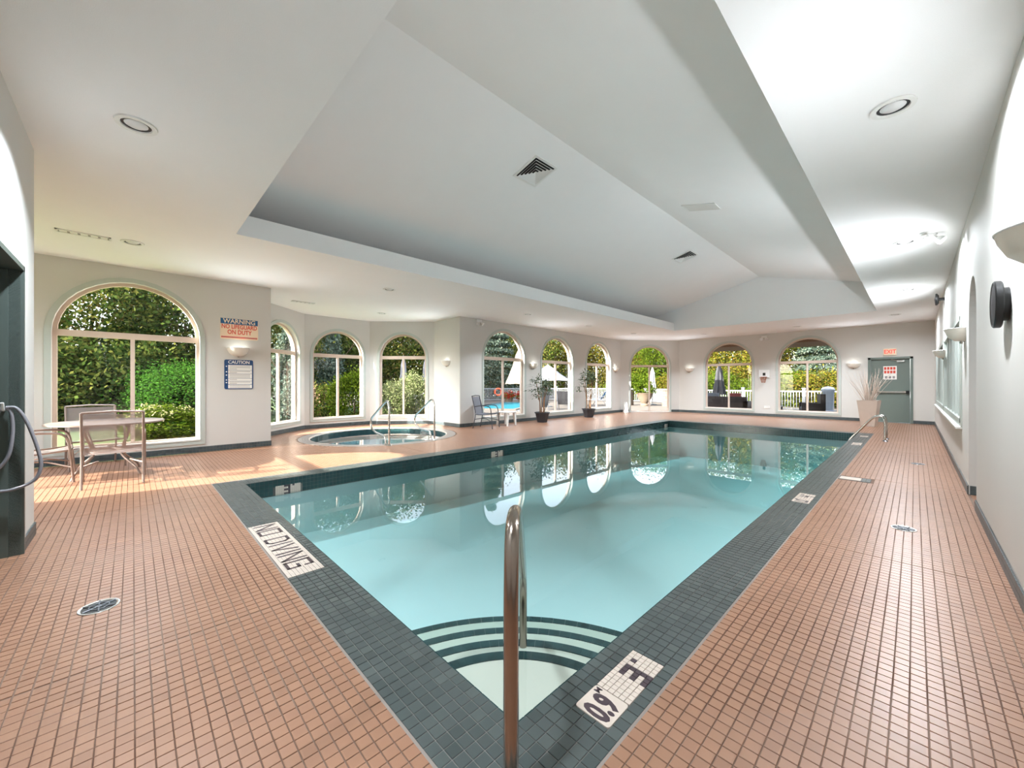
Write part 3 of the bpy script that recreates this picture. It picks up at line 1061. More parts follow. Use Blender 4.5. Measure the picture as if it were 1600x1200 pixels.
# ------------------------------------------------------------------ hot tub in the bay
spa = thing('hot_tub', 'round sunken hot tub with pale blue water in the window bay', 'hot tub', (SPX, SPY, 0))
mb = MB().lathe([(SPR, -0.02), (SPR, -0.55), (SPR - 0.4, -0.55), (SPR - 0.4, -0.95), (0.0, -0.95)], 48)
mb.build('basin', 'pool_plaster', spa)
mb = MB().lathe([(SPR - 0.001, -0.02), (SPR - 0.008, -0.03), (SPR - 0.008, -0.30), (SPR - 0.001, -0.31)], 48)
mb.build('waterline_band', 'tile_teal', spa)
mb = MB().lathe([(SPR, -0.06), (SPR - 0.012, -0.01), (SPR, 0.001), (SPO, 0.001), (SPO, -0.02)], 64)
mb.build('coping', 'mosaic_white', spa)
mb = MB()
for k in range(4):
    r0 = SPR + 0.015 + k * 0.053
    n = int(2 * math.pi * r0 / P_)
    for i in range(n):
        a0, a1 = 2 * math.pi * (i + 0.04) / n, 2 * math.pi * (i + 0.96) / n
        r1 = r0 + 0.049
        mb.quad(*[(r * math.cos(q), r * math.sin(q), 0.0025) for r, q in ((r0, a0), (r1, a0), (r1, a1), (r0, a1))])
t = mb.build('coping_tile', 'tile_beige', spa); t['kind'] = 'stuff'
mb = MB().prism([((SPR - 0.004) * math.cos(2 * math.pi * k / 48), (SPR - 0.004) * math.sin(2 * math.pi * k / 48)) for k in range(48)], -0.97, -0.10)
mb.build('water', 'spa_water', spa)

# ------------------------------------------------------------------ rails
def flange(p):
    return MB().lathe([(0.024, 0.03), (0.03, 0.028), (0.05, 0.006), (0.055, 0.0)], 16, p)
hr = thing('pool_handrail', 'worn steel handrail curving down into the pool over the rounded corner steps', 'handrail')
def cpt(d, l, z):
    return (-SY * d + CY * l, CY * d + SY * l, z)
path = round_path([cpt(1.22, -0.003, 0.0), cpt(1.22, -0.003, 0.60), cpt(1.245, 0.0, 0.82), cpt(1.50, 0.016, 0.80), cpt(2.38, 0.066, 0.10), cpt(2.47, 0.07, -0.03), cpt(2.47, 0.07, -0.385)], 0.14, 8)
MB().tube(path, 0.0242, 16).build('rail', 'rail_steel', hr, smooth=True)
flange((*cpt(1.22, -0.003, 0)[:2], 0.001)).build('flange', 'rail_steel', hr, smooth=True)

lad = thing('pool_ladder', 'pair of bent chrome pool ladder rails beside the twig planter', 'ladder')
for y in (11.95, 12.45):
    p = round_path([(-0.46, y, 0.0), (-0.46, y, 0.42), (-0.50, y, 0.56), (-0.66, y, 0.52), (-1.06, y, -0.02), (-1.10, y, -0.14), (-1.10, y, -0.8)], 0.12, 6)
    q = MB().tube(p, 0.0225, 12).build('rail', 'chrome', lad, smooth=True)
    flange((-0.46, y, 0.001)).build('flange', 'steel_grill', q, smooth=True)
for z in (-0.35, -0.60):
    MB().box(-1.135, -1.065, 11.95, 12.45, z, z + 0.03).build('tread', 'chrome', lad)

def spa_rail(label, x, y):
    t = thing('spa_rail', label, 'handrail', (x, y, 0), 0, 'spa grab rails')
    p = round_path([(0, 0, 0), (0, 0, 0.80), (-0.06, 0, 0.93), (-0.20, 0, 0.88), (-0.86, 0, 0.50), (-0.86, 0, 0.30), (-0.60, 0, 0.21), (-0.17, 0, 0.18), (-0.15, 0, 0.0)], 0.10, 6)
    MB().tube(p, 0.021, 12).build('rail', 'chrome', t, smooth=True)
    flange((0, 0, 0.002)).build('flange', 'chrome', t, smooth=True)
    flange((-0.15, 0, 0.002)).build('flange', 'chrome', t, smooth=True)
spa_rail('bent chrome grab rail at the hot tub edge closest to the warning signs', -7.56, 3.80)
spa_rail('bent chrome grab rail at the hot tub edge facing the plain bay wall', -7.60, 4.92)

# ------------------------------------------------------------------ doors
d = bpy.data.objects.new('door_1', None); COL.objects.link(d); d.location = (-0.577, YF, 0); struct(d)
mb = MB()
for s in (-1, 1):
    mb.box(min(s * 0.47, s * 0.535), max(s * 0.47, s * 0.535), -0.02, 0.14, 0, 2.155)
mb.box(-0.535, 0.535, -0.02, 0.14, 2.09, 2.155)
mb.build('frame', 'green_steel', d)
lf = MB().box(-0.465, 0.465, 0.05, 0.095, 0.01, 2.085).build('leaf', 'green_steel', d)
pb = MB().box(-0.44, 0.43, -0.005, 0.03, 0.985, 1.035).build('panic_bar', 'chrome', lf)
MB().box(-0.45, 0.05, 0.0, 0.05, 0.975, 1.045).build('bar_case', 'green_steel', lf)
MB().box(0.37, 0.45, -0.02, 0.05, 0.965, 1.055).build('latch_case', 'black_plastic', lf)
MB().box(0.16, 0.34, -0.01, 0.05, 1.985, 2.04).tube([(0.25, 0.0, 2.03), (0.02, -0.03, 2.07), (0.12, 0.02, 2.10)], 0.010).build('door_closer', 'chrome', lf)
sg = MB().box(-0.16, 0.16, 0.045, 0.05, 1.42, 1.86).build('notice', 'sign_white', lf)
mb = MB()
for i in range(4):
    for j in range(2):
        mb.box(-0.14 + i * 0.072, -0.085 + i * 0.072, 0.0445, 0.0451, 1.74 - j * 0.12, 1.83 - j * 0.12)
mb.build('notice_print', 'sign_red', lf)
mb = MB()
for i in range(3):
    mb.box(-0.12 + i * 0.09, -0.06 + i * 0.09, 0.0445, 0.0451, 1.45, 1.53)
mb.build('notice_print', 'print_grey', lf)

d = bpy.data.objects.new('door_2', None); COL.objects.link(d); d.location = offset(AN, THN, XR + 4.14); d.rotation_euler = (0, 0, THN); struct(d)
mb = MB()
for s in (-1, 1):
    x0, x1 = sorted((s * 0.50, s * 0.535)); mb.box(x0, x1, -0.018, 0.30, 0, 2.15)
    x0, x1 = sorted((s * 0.485, s * 0.50)); mb.box(x0, x1, 0.055, 0.24, 0, 2.11)
mb.box(-0.535, 0.535, -0.018, 0.30, 2.115, 2.15)
mb.build('frame', 'green_dark', d)
mb = MB()
for s in (-1, 1):
    x0, x1 = sorted((s * 0.535, s * 0.60)); mb.box(x0, x1, -0.012, 0.0, 0, 2.15)
mb.box(-0.60, 0.60, -0.012, 0.0, 2.15, 2.22)
mb.build('casing', 'wall_paint', d)
lf = MB().box(-0.482, 0.482, 0.245, 0.29, 0.01, 2.11).build('leaf', 'green_dark', d)
MB().tube([(-0.40, 0.245, 1.0), (-0.40, 0.19, 1.0), (-0.29, 0.19, 1.0)], 0.011).build('handle', 'chrome', lf)

# interior windows in the right wall
for c, hw in IW:
    WIN_N[0] += 1
    e = bpy.data.objects.new('window_%d' % WIN_N[0], None); COL.objects.link(e)
    e.location = offset(AR, THR, YF - c); e.rotation_euler = (0, 0, THR); struct(e)
    z0, z1 = 0.76, 2.17
    mb = MB()
    for s in (-1, 1):
        x0, x1 = sorted((s * hw, s * (hw - 0.05))); mb.box(x0, x1, -0.02, 0.12, z0, z1)
        x0, x1 = sorted((s * hw, s * (hw + 0.055))); mb.box(x0, x1, -0.015, 0.0, z0 - 0.055, z1 + 0.055)
    mb.box(-hw, hw, -0.02, 0.12, z0, z0 + 0.05); mb.box(-hw, hw, -0.02, 0.12, z1 - 0.05, z1)
    mb.box(-hw, hw, -0.015, 0.0, z0 - 0.055, z0); mb.box(-hw, hw, -0.015, 0.0, z1, z1 + 0.055)
    mb.build('frame', 'trim_sage', e)
    n = 6
    wd = (2 * hw - 0.1) / n
    for i in range(n):
        x0 = -hw + 0.05 + i * wd
        mb = MB(); mb.quad((x0, 0.06, z0 + 0.05), (x0 + wd, 0.06, z0 + 0.05), (x0 + wd, 0.06, z1 - 0.05), (x0, 0.06, z1 - 0.05))
        mb.build('pane', 'inner_glass', e)
        if i:
            MB().box(x0 - 0.022, x0 + 0.022, 0.0, 0.10, z0 + 0.05, z1 - 0.05).build('mullion', 'trim_sage', e)
    MB().box(-hw - 0.05, hw + 0.05, -0.06, 0.0, z0 - 0.08, z0 - 0.055).build('sill', 'trim_white', e)

# ------------------------------------------------------------------ lamps
def disk_light(name, parent, loc, size, power, up=False, col=(1.0, 0.965, 0.92), spread=180):
    li = bpy.data.lights.new(name, 'AREA')
    li.shape = 'DISK'; li.size = size; li.energy = power; li.color = col
    li.spread = R(spread)
    o = bpy.data.objects.new(name, li); COL.objects.link(o)
    o.parent = parent; o.location = loc
    o.rotation_euler = (math.pi if up else 0, 0, 0)
    return o

DL = None
def downlight(label, x, y, group, k=1.0):
    global DL
    t = thing('recessed_downlight', label, 'ceiling light', (x, y, H), 0, group)
    if DL is None:
        DL = (MB().lathe([(0.125, -0.001), (0.122, -0.012), (0.092, -0.012), (0.088, -0.004), (0.088, -0.001)], 28).mesh('trim_ring', 'white_plastic', True),
              MB().lathe([(0.088, -0.003), (0.070, -0.0015), (0.070, -0.0005)], 28).mesh('baffle', 'dark_grille', True),
              MB().lathe([(0.066, -0.002), (0.05, -0.012), (0.0, -0.016)], 28).mesh('bulb', 'lamp_lens', True))
    for nm, me in zip(('trim_ring', 'baffle', 'bulb'), DL):
        link(nm, me, t)
    disk_light('downlight_lamp', t, (0, 0, -0.03), 0.14, DOWN_W * k, False, (0.86, 0.92, 0.98) if group == G2 else (0.80, 0.91, 1.0), 165 if group == G2 else 122)
G1, G2, G3 = 'downlights over the window side', 'downlights over the right deck', 'downlights at the room ends'
for lab, x, y, g in (
    ('white recessed downlight over the patio dining table', -7.62, 0.0, G1),
    ('white recessed downlight between hot tub and pool', -7.65, 3.85, G1),
    ('white recessed downlight above the grey chair by the window', -7.65, 8.05, G1),
    ('white recessed downlight above the first potted bamboo palm', -7.70, 11.1, G1),
    ('white recessed downlight near the arched patio door', -7.68, 14.08, G1),
    ('white recessed downlight over the hot tub', -10.37, 5.0, G1),
    ('white recessed downlight over the no diving panel', -4.14, 0.02, G3),
    ('added unseen white recessed downlight over the deck behind the pool steps', -1.0, 0.02, G3),  # invented lamp, out of view; adds light on the near deck and steps
    ('white recessed downlight in the ceiling before the black umbrella window', -5.83, 16.27, G3),
    ('white recessed downlight in the ceiling before the wicker armchair window', -2.83, 16.39, G3),
    ('white recessed downlight in the ceiling before the exit door', -0.4, 15.6, G2),
    ('white recessed downlight over the right deck near the ladder', -0.10, 11.65, G2),
    ('white recessed downlight beside the twin emergency lamp', -0.10, 7.73, G2),
    ('largest white recessed downlight over the right deck', -0.11, 3.90, G2)):
    downlight(lab, x, y, g, (0.30 if y < 5 else 0.38) if g == G1 else ((0.26 if x > -2 else 0.44) if y < 1 else (0.48 if g == G3 or y > 14 else 0.60)))

SCM = None
def sconce(label, p, th, group='alabaster wall sconces', scale=1.0):
    """half-bowl uplight; local -y points into the room"""
    global SCM
    t = thing('wall_sconce', label, 'wall lamp', p, th, group)
    if SCM is None:
        n = 20
        mb = MB()
        prof = [(0.03, -0.155), (0.09, -0.145), (0.145, -0.10), (0.175, -0.04), (0.185, 0.0), (0.172, 0.0), (0.16, -0.04), (0.13, -0.09), (0.08, -0.13), (0.03, -0.14)]
        mb.lathe(prof, n, (0, 0, 0), math.pi, 2 * math.pi)
        mb.v = [(v[0], v[1] * 0.95, v[2]) for v in mb.v]
        SCM = (mb.mesh('bowl', 'alabaster', True),
               MB().box(-0.07, 0.07, -0.025, 0.0, -0.12, -0.02).mesh('wall_plate', 'white_plastic'),
               MB().lathe([(0.0, -0.185), (0.014, -0.18), (0.018, -0.165), (0.008, -0.15), (0.03, -0.14)], 12, (0, -0.03, 0)).mesh('finial', 'chrome', True),
               MB().tube([(-0.183 * math.cos(math.pi * k / 20), -0.175 * math.sin(math.pi * k / 20), 0.002) for k in range(21)], 0.006, 6).mesh('rim', 'white_plastic', True))
    for nm, me in zip(('bowl', 'wall_plate', 'finial', 'rim'), SCM):
        link(nm, me, t)
    li = disk_light('sconce_lamp', t, (0, -0.095, -0.02), 0.11, SCONCE_W * ((0.16 if p[1] < 4 else 0.40) if th < -1 else 0.10), True, (0.90, 0.95, 1.0), 130)
    li.rotation_euler = (math.pi + R(65), 0, 0)
    t.scale = (scale,) * 3
TL = R(90)
sconce('alabaster bowl wall sconce between the two safety signs', (XW, 1.488, 1.97), TL)
sconce('alabaster bowl wall sconce on the plain bay wall by the hot tub', (-9.93, V3[1], 1.97), 0)
sconce('alabaster bowl wall sconce above the first potted bamboo palm', (XW, 10.02, 1.97), TL)
sconce('alabaster bowl wall sconce between the last side window and the patio door corner', (XW, 15.35, 1.97), TL)
sconce('alabaster bowl wall sconce between the patio door and the black umbrella window', (-7.02, YF, 1.97), 0)
sconce('alabaster bowl wall sconce above the twig planter', (-1.48, YF, 1.97), 0)
sconce('alabaster bowl wall sconce near the round black clock', (XR, 2.87, 1.955), -TL)
sconce('alabaster bowl wall sconce at the first interior window', (XR, 7.42, 1.955), -TL)
sconce('alabaster bowl wall sconce between the interior windows', (XR, 11.98, 1.955), -TL)

def emergency(label, p, th, ceil=False):
    t = thing('emergency_light', label, 'emergency light', p, th, 'twin head emergency lights')
    if ceil:
        MB().box(-0.07, 0.07, -0.05, 0.05, -0.02, 0.0).build('base', 'white_plastic', t)
    else:
        MB().box(-0.09, 0.09, -0.045, 0.0, -0.04, 0.03).build('base', 'white_plastic', t)
    for s in (-1, 1):
        q = MB().tube([(s * 0.03, -0.03, -0.015), (s * 0.07, -0.05, -0.05), (s * 0.085, -0.06, -0.075)], 0.010, 8).build('arm', 'white_plastic', t, smooth=True)
        mb = MB().lathe([(0.0, 0.055), (0.03, 0.05), (0.05, 0.02), (0.055, -0.02), (0.048, -0.022), (0.0, -0.012)], 18)
        o = mb.build('lamp_head', 'white_plastic', t, (s * 0.09, -0.075, -0.10), smooth=True)
        o.rotation_euler = (R(-50), 0, s * R(25))
        l = MB().lathe([(0.047, -0.021), (0.0, -0.014)], 18).build('lens', 'lamp_lens', o)
emergency('white twin head emergency light under the ceiling above the grey chair', (XW, 7.58, 3.20), TL)
emergency('white twin head emergency light on the far wall above the basketball hoop', (-4.14, YF, 3.14), 0)
emergency('white twin head emergency light fixed to the ceiling over the right deck', (0.12, 7.55, H), R(45), True)

# ------------------------------------------------------------------ ceiling vents
def vent_square(label, x, y, size, n=5):
    z = vz(x)
    t = thing('ceiling_diffuser', label, 'air vent', (x, y, z), 0, 'square ceiling diffusers')
    t.rotation_euler = (0, math.atan(-SL) if x < XRG else math.atan(SL), 0)
    h_ = size / 2
    def ring(mb, a, b, z0, z1):
        for p, q in (((-1, -1), (1, -1)), ((1, -1), (1, 1)), ((1, 1), (-1, 1)), ((-1, 1), (-1, -1))):
            mb.quad((p[0] * a, p[1] * a, z0), (q[0] * a, q[1] * a, z0), (q[0] * b, q[1] * b, z1), (p[0] * b, p[1] * b, z1))
    mb = MB(); ring(mb, h_, h_ - 0.035, -0.012, -0.014); ring(mb, h_, h_, -0.012, 0.0); mb.build('frame', 'white_plastic', t)
    MB().quad((-h_ + .03, -h_ + .03, -0.003), (h_ - .03, -h_ + .03, -0.003), (h_ - .03, h_ - .03, -0.003), (-h_ + .03, h_ - .03, -0.003)).build('backing', 'dark_grille', t)
    st = (h_ - 0.035) / n
    for k in range(n):
        a = h_ - 0.05 - k * st
        mb = MB(); ring(mb, a, max(0.002, a - st * 0.72), -0.030, -0.006); mb.build('louver', 'white_plastic', t)
vent_square('square louvred ceiling diffuser on the sloped vault above the pool middle', -4.09, 4.47, 0.50)
vent_square('smaller square louvred diffuser on the sloped vault toward the far gable', -4.12, 10.2, 0.50)

def vent_rect(label, p, lx, ly, tilt=0.0, nl=10, slat='white_plastic'):
    t = thing('return_grille', label, 'air vent', p)
    t.rotation_euler = (0, tilt, 0)
    mb = MB()
    mb.box(-lx / 2, lx / 2, -ly / 2, -ly / 2 + 0.02, -0.012, 0); mb.box(-lx / 2, lx / 2, ly / 2 - 0.02, ly / 2, -0.012, 0)
    mb.box(-lx / 2, -lx / 2 + 0.02, -ly / 2, ly / 2, -0.012, 0); mb.box(lx / 2 - 0.02, lx / 2, -ly / 2, ly / 2, -0.012, 0)
    mb.build('frame', 'white_plastic', t)
    MB().quad((-lx / 2, -ly / 2, -0.002), (lx / 2, -ly / 2, -0.002), (lx / 2, ly / 2, -0.002), (-lx / 2, ly / 2, -0.002)).build('backing', 'print_grey', t)
    for k in range(nl):
        y = -ly / 2 + 0.02 + (k + 0.5) * (ly - 0.04) / nl
        w_ = (ly - 0.04) / nl * 0.36
        MB().box(-lx / 2 + 0.02, lx / 2 - 0.02, y - w_, y + w_, -0.009, -0.004).build('slat', slat, t)
vent_rect('rectangular return grille flush in the right slope of the vault', (-2.74, 7.5, vz(-2.74)), 0.60, 0.34, math.atan(SL), 8)
vent_rect('narrow rectangular ceiling grille over the patio dining table', (-7.65, -0.46, H), 0.14, 0.50, 0, 5)
vent_rect('narrow rectangular ceiling grille at the near side of the bay', (-10.30, 2.96, H), 0.14, 0.50, 0, 5)

# ------------------------------------------------------------------ signs
def sign_root(name, label, y, z, cat='sign'):
    return thing(name, label, cat, (XW, y, z), TL)
def flat(name, m, parent, x0, x1, z0, z1, y0, y1):
    return MB().box(x0, x1, y0, y1, z0, z1).build(name, m, parent)
def rboard(name, m, parent, w_, h_, y0, y1, r_=0.03):
    pts = []
    for cx_, cz_, a0 in ((w_ / 2 - r_, -h_ / 2 + r_, -90), (w_ / 2 - r_, h_ / 2 - r_, 0), (-w_ / 2 + r_, h_ / 2 - r_, 90), (-w_ / 2 + r_, -h_ / 2 + r_, 180)):
        for k in range(5):
            an = R(a0 + 22.5 * k); pts.append((cx_ + r_ * math.cos(an), cz_ + r_ * math.sin(an)))
    mb = MB().prism(pts, 0, 1)
    mb.v = [(v[0], y0 + (y1 - y0) * v[2], v[1]) for v in mb.v]
    return mb.build(name, m, parent)
ROT = (R(90), 0, 0)
t = sign_root('warning_sign', 'warning sign reading no lifeguard on duty in red under a blue header', 1.513, 2.345)
rboard('board', 'sign_cream', t, 0.62, 0.405, -0.008, 0.0)
flat('header', 'sign_blue', t, -0.305, 0.305, 0.092, 0.198, -0.0095, -0.008)
text_obj('lettering', 'WARNING', 0.118, 'sign_cream', t, (0.0, -0.0105, 0.145), ROT, xs=0.92, bold=0.0022)
text_obj('lettering', 'NO LIFEGUARD', 0.118, 'sign_red', t, (0.0, -0.0095, 0.040), ROT, xs=0.70, bold=0.0026)
text_obj('lettering', 'ON DUTY', 0.118, 'sign_red', t, (0.0, -0.0095, -0.066), ROT, xs=0.74, bold=0.0026)
flat('stripe', 'sign_red', t, -0.295, 0.295, -0.178, -0.148, -0.0095, -0.008)
flat('stripe', 'print_grey', t, -0.285, 0.285, -0.168, -0.158, -0.0102, -0.0095)
t = sign_root('caution_sign', 'navy caution sign with white rule panels below the wall sconce', 1.503, 1.457)
rboard('board', 'sign_navy', t, 0.47, 0.575, -0.008, 0.0)
text_obj('lettering', 'CAUTION', 0.085, 'sign_white', t, (0.0, -0.0095, 0.237), ROT, xs=0.92, bold=0.0016)
zs_ = [(0.185, 0.085), (0.080, 0.020), (0.015, -0.075), (-0.080, -0.125), (-0.130, -0.192), (-0.200, -0.270)]
for i, (za, zb_) in enumerate(zs_):
    pn = flat('rule_panel', 'sign_white', t, -0.175, 0.215, zb_, za, -0.0092, -0.008)
    n = max(1, int((za - zb_) / 0.03))
    for k in range(n):
        z = za - 0.016 - k * (za - zb_ - 0.01) / n
        flat('rule_print', 'print_grey', pn, -0.155, -0.155 + (0.34 if k < n - 1 or i in (2, 5) else 0.12), z - 0.007, z + 0.001, -0.0097, -0.0092)
    if i < 5:
        mb = MB().lathe([(0.0, 0), (0.012, 0)], 10); mb.v = [(v[0] - 0.203, -0.0092, v[1] + za - 0.03) for v in mb.v]
        mb.build('bullet', 'sign_white', t)

t = thing('exit_sign', 'lit white exit sign with red letters above the green door', 'sign', (-0.575, YF, 2.325))
MB().box(-0.155, 0.155, -0.055, 0.0, -0.11, 0.11).build('housing', 'sign_cream', t)
text_obj('lettering', 'EXIT', 0.175, 'exit_red', t, (0, -0.056, 0), ROT, xs=0.80, bold=0.004)

# ------------------------------------------------------------------ wall fittings
t = thing('basketball_hoop', 'small white backboard with orange rim and net on the far wall', 'basketball hoop', (-4.14, YF, 1.47))
MB().box(-0.18, 0.18, -0.05, -0.03, 0.06, 0.36).build('backboard', 'white_plastic', t)
MB().box(-0.03, 0.03, -0.03, 0.0, 0.0, 0.34).build('bracket', 'white_plastic', t)
MB().tube([(0.115 * math.cos(2 * math.pi * k / 24), -0.17 + 0.115 * math.sin(2 * math.pi * k / 24), 0.075) for k in range(24)], 0.008, 8, closed=True).build('rim', 'hoop_orange', t, smooth=True)
mb = MB()
for k in range(10):
    a0 = 2 * math.pi * k / 10
    for s in (-1, 1):
        mb.tube([(0.113 * math.cos(a0), -0.17 + 0.113 * math.sin(a0), 0.07), (0.06 * math.cos(a0 + s * 0.6), -0.17 + 0.06 * math.sin(a0 + s * 0.6), -0.15)], 0.004, 4)
mb.build('net', 'hoop_orange', t)
MB().box(-0.045, 0.045, -0.058, -0.05, 0.13, 0.24).build('target_square', 'black_plastic', t)

t = thing('wall_clock', 'round black clock standing off the right wall on a drum', 'clock', (XR, 4.15, 1.80), -TL)
def xl(mb):
    mb.v = [(v[0], -v[2], v[1]) for v in mb.v]; return mb
xl(MB().lathe([(0.0, 0.0), (0.11, 0.0), (0.11, 0.03), (0.0, 0.03)], 28)).build('drum', 'black_plastic', t, smooth=True)
xl(MB().lathe([(0.11, 0.028), (0.150, 0.030), (0.156, 0.036), (0.156, 0.062), (0.148, 0.068), (0.138, 0.065)], 36)).build('case', 'black_plastic', t, smooth=True)
xl(MB().lathe([(0.140, 0.064), (0.0, 0.072)], 36)).build('face', 'dark_grille', t, smooth=True)
t = thing('wall_speaker', 'small black round speaker on a bracket high above the interior windows', 'speaker', (XR, 12.1, 3.04), -TL)
xl(MB().lathe([(0.03, 0.0), (0.03, 0.09), (0.0, 0.09)], 14)).build('bracket', 'dark_grille', t, smooth=True)
xl(MB().lathe([(0.0, 0.08), (0.09, 0.085), (0.125, 0.11), (0.12, 0.135), (0.0, 0.15)], 24)).build('cone', 'black_plastic', t, smooth=True)
t = thing('wall_outlet', 'small white outlet plate low on the far wall below the hoop', 'outlet', (-4.05, YF, 0.36))
MB().box(-0.10, 0.10, -0.008, 0.0, -0.055, 0.055).build('plate', 'white_plastic', t)
for s in (-1, 1):
    MB().box(s * 0.05 - 0.025, s * 0.05 + 0.025, -0.016, -0.006, -0.04, 0.04).build('cover', 'trim_white', t)

# hose hung on the steel door jamb
t = thing('garden_hose', 'grey vinyl hose hung in loops on the green door jamb', 'hose', (-4.64 + 0.0, -0.66, 1.10))
pts = []
loop1 = [(0.045, 0.00, 0.0), (0.05, 0.05, -0.01), (0.055, 0.10, -0.12), (0.06, 0.150, -0.32), (0.065, 0.165, -0.45), (0.065, 0.13, -0.55), (0.06, 0.03, -0.60), (0.055, -0.08, -0.60)]
MB().tube(smooth_path(loop1, 8), 0.011, 10).build('outer_loop', 'hose_grey', t, smooth=True)
loop2 = [(0.04, 0.00, 0.0), (0.045, 0.025, -0.05), (0.05, 0.03, -0.20), (0.055, 0.01, -0.36), (0.05, -0.05, -0.45), (0.045, -0.10, -0.40), (0.04, -0.08, -0.15), (0.04, -0.02, 0.0)]
MB().tube(smooth_path(loop2, 8), 0.011, 10).build('inner_loop', 'hose_grey', t, smooth=True)
MB().tube(round_path([(0.002, -0.012, -0.02), (0.06, -0.012, -0.02), (0.08, -0.012, 0.035)], 0.02), 0.009, 8).build('hook', 'white_plastic', t, smooth=True)

# ------------------------------------------------------------------ deck fittings
for lab, (x, y, r_) in zip(('round metal floor drain in the near deck beside stained tiles', 'round metal floor drain in the right deck level with the clock', 'round metal floor drain in the right deck past the skimmer lid'), DRAINS):
    t = thing('floor_drain', lab, 'drain', (x, y, 0.001), 0, 'round floor drains')
    MB().lathe([(r_ + 0.012, 0.0), (r_ + 0.01, 0.003), (r_, 0.003), (r_ - 0.004, 0.0015)], 28).build('rim', 'chrome', t, smooth=True)
    MB().lathe([(r_, 0.0012), (0.0, 0.0012)], 28).build('well', 'black_plastic', t)
    mb = MB()
    for k in range(6):
        a0 = k * math.pi / 3
        mb.tube([(0.014 * math.cos(a0), 0.014 * math.sin(a0), 0.003), (r_ * math.cos(a0), r_ * math.sin(a0), 0.003)], 0.004, 6)
    mb.tube([(r_ * 0.55 * math.cos(2 * math.pi * k / 20), r_ * 0.55 * math.sin(2 * math.pi * k / 20), 0.003) for k in range(20)], 0.0035, 6, closed=True)
    mb.lathe([(0.016, 0.004), (0.0, 0.0045)], 10)
    mb.build('grate', 'steel_grill', t)
t = thing('skimmer_lid', 'white rectangular skimmer lid with slate tile end set in the right deck', 'skimmer lid', ((SKIM[0] + SKIM[1]) / 2, (SKIM[2] + SKIM[3]) / 2, 0))
hx, hy = (SKIM[1] - SKIM[0]) / 2, (SKIM[3] - SKIM[2]) / 2
MB().box(-hx, hx, -hy, hy, -0.01, -0.001).build('bed', 'grout_grey', t)
MB().cbox(-hx + 0.012, 0.065, -hy + 0.03, hy - 0.045, -0.002, 0.004, 0.002).build('plate', 'mosaic_white', t)
for i in range(2):
    for j in range(5):
        MB().cbox(0.072 + i * 0.044, 0.112 + i * 0.044, -hy + 0.004 + j * P_, -hy + j * P_ + 0.050, -0.002, 0.002, 0.001).build('tile', 'tile_slate', t)
for i in range(4):
    MB().cbox(-hx + 0.012 + i * 0.054, -hx + 0.062 + i * 0.054, hy - 0.042, hy - 0.002, -0.002, 0.002, 0.001).build('tile', 'tile_slate', t)

# ------------------------------------------------------------------ furniture
def sling_chair(label, p, rz, frame='pewter', sling='sling_taupe', group='sling patio chairs', name='patio_chair'):
    """faces local +x; width along y"""
    t = thing(name, label, 'chair', p, rz, group)
    hw = 0.27
    for s in (-1, 1):
        y = s * hw
        # back post runs from rear foot to the top of the back
        MB().tube(round_path([(-0.30, y, 0.0), (-0.21, y, 0.42), (-0.33, y, 0.92)], 0.15), 0.0135, 8).build('back_post', frame, t, smooth=True)
        MB().tube(round_path([(0.30, y * 1.08, 0.0), (0.27, y * 1.08, 0.40), (0.24, y * 1.08, 0.64), (-0.05, y * 1.06, 0.66), (-0.26, y, 0.62)], 0.12), 0.0135, 8).build('arm_leg', frame, t, smooth=True)
        MB().tube(round_path([(0.27, y, 0.42), (0.0, y, 0.39), (-0.21, y, 0.40)], 0.1), 0.011, 8).build('seat_rail', frame, t, smooth=True)
    MB().tube([(-0.33, -hw, 0.92), (-0.34, 0, 0.935), (-0.33, hw, 0.92)], 0.0135, 8).build('top_rail', frame, t, smooth=True)
    MB().tube([(0.27, -hw, 0.42), (0.28, 0, 0.41), (0.27, hw, 0.42)], 0.012, 8).build('front_rail', frame, t, smooth=True)
    MB().tube(round_path([(0.285, -hw * 1.08, 0.2), (0.0, -hw * .4, 0.30), (-0.24, -hw, 0.26)], 0.2), 0.010, 8).build('brace', frame, t, smooth=True)
    MB().tube(round_path([(0.285, hw * 1.08, 0.2), (0.0, hw * .4, 0.30), (-0.24, hw, 0.26)], 0.2), 0.010, 8).build('brace', frame, t, smooth=True)
    mb = MB()
    prof = [(-0.33, 0.90), (-0.29, 0.72), (-0.245, 0.54), (-0.215, 0.44), (-0.205, 0.402)]
    for a, b in zip(prof, prof[1:]):
        mb.quad((a[0], -hw + .012, a[1]), (a[0], hw - .012, a[1]), (b[0], hw - .012, b[1]), (b[0], -hw + .012, b[1]))
    mb.build('back_sling', sling, t)
    mb = MB()
    prof = [(-0.205, 0.402), (-0.08, 0.385), (0.08, 0.385), (0.20, 0.405), (0.27, 0.422)]
    for a, b in zip(prof, prof[1:]):
        mb.quad((a[0], -hw + .012, a[1]), (a[0], hw - .012, a[1]), (b[0], hw - .012, b[1]), (b[0], -hw + .012, b[1]))
    mb.build('seat_sling', sling, t)
    return t
sling_chair('taupe sling patio chair with its back to the pool at the dining table', (-7.22, -0.17, 0), R(180))
sling_chair('taupe sling patio chair between dining table and big window', (-8.82, -0.42, 0), R(10))
sling_chair('taupe sling patio chair partly behind the green door jamb wall', (-7.84, -0.86, 0), R(93))
sling_chair('charcoal mesh armchair by the window next to the small white table', (-8.66, 7.36, 0), R(28), 'graphite', 'sling_grey', 'grey chairs')

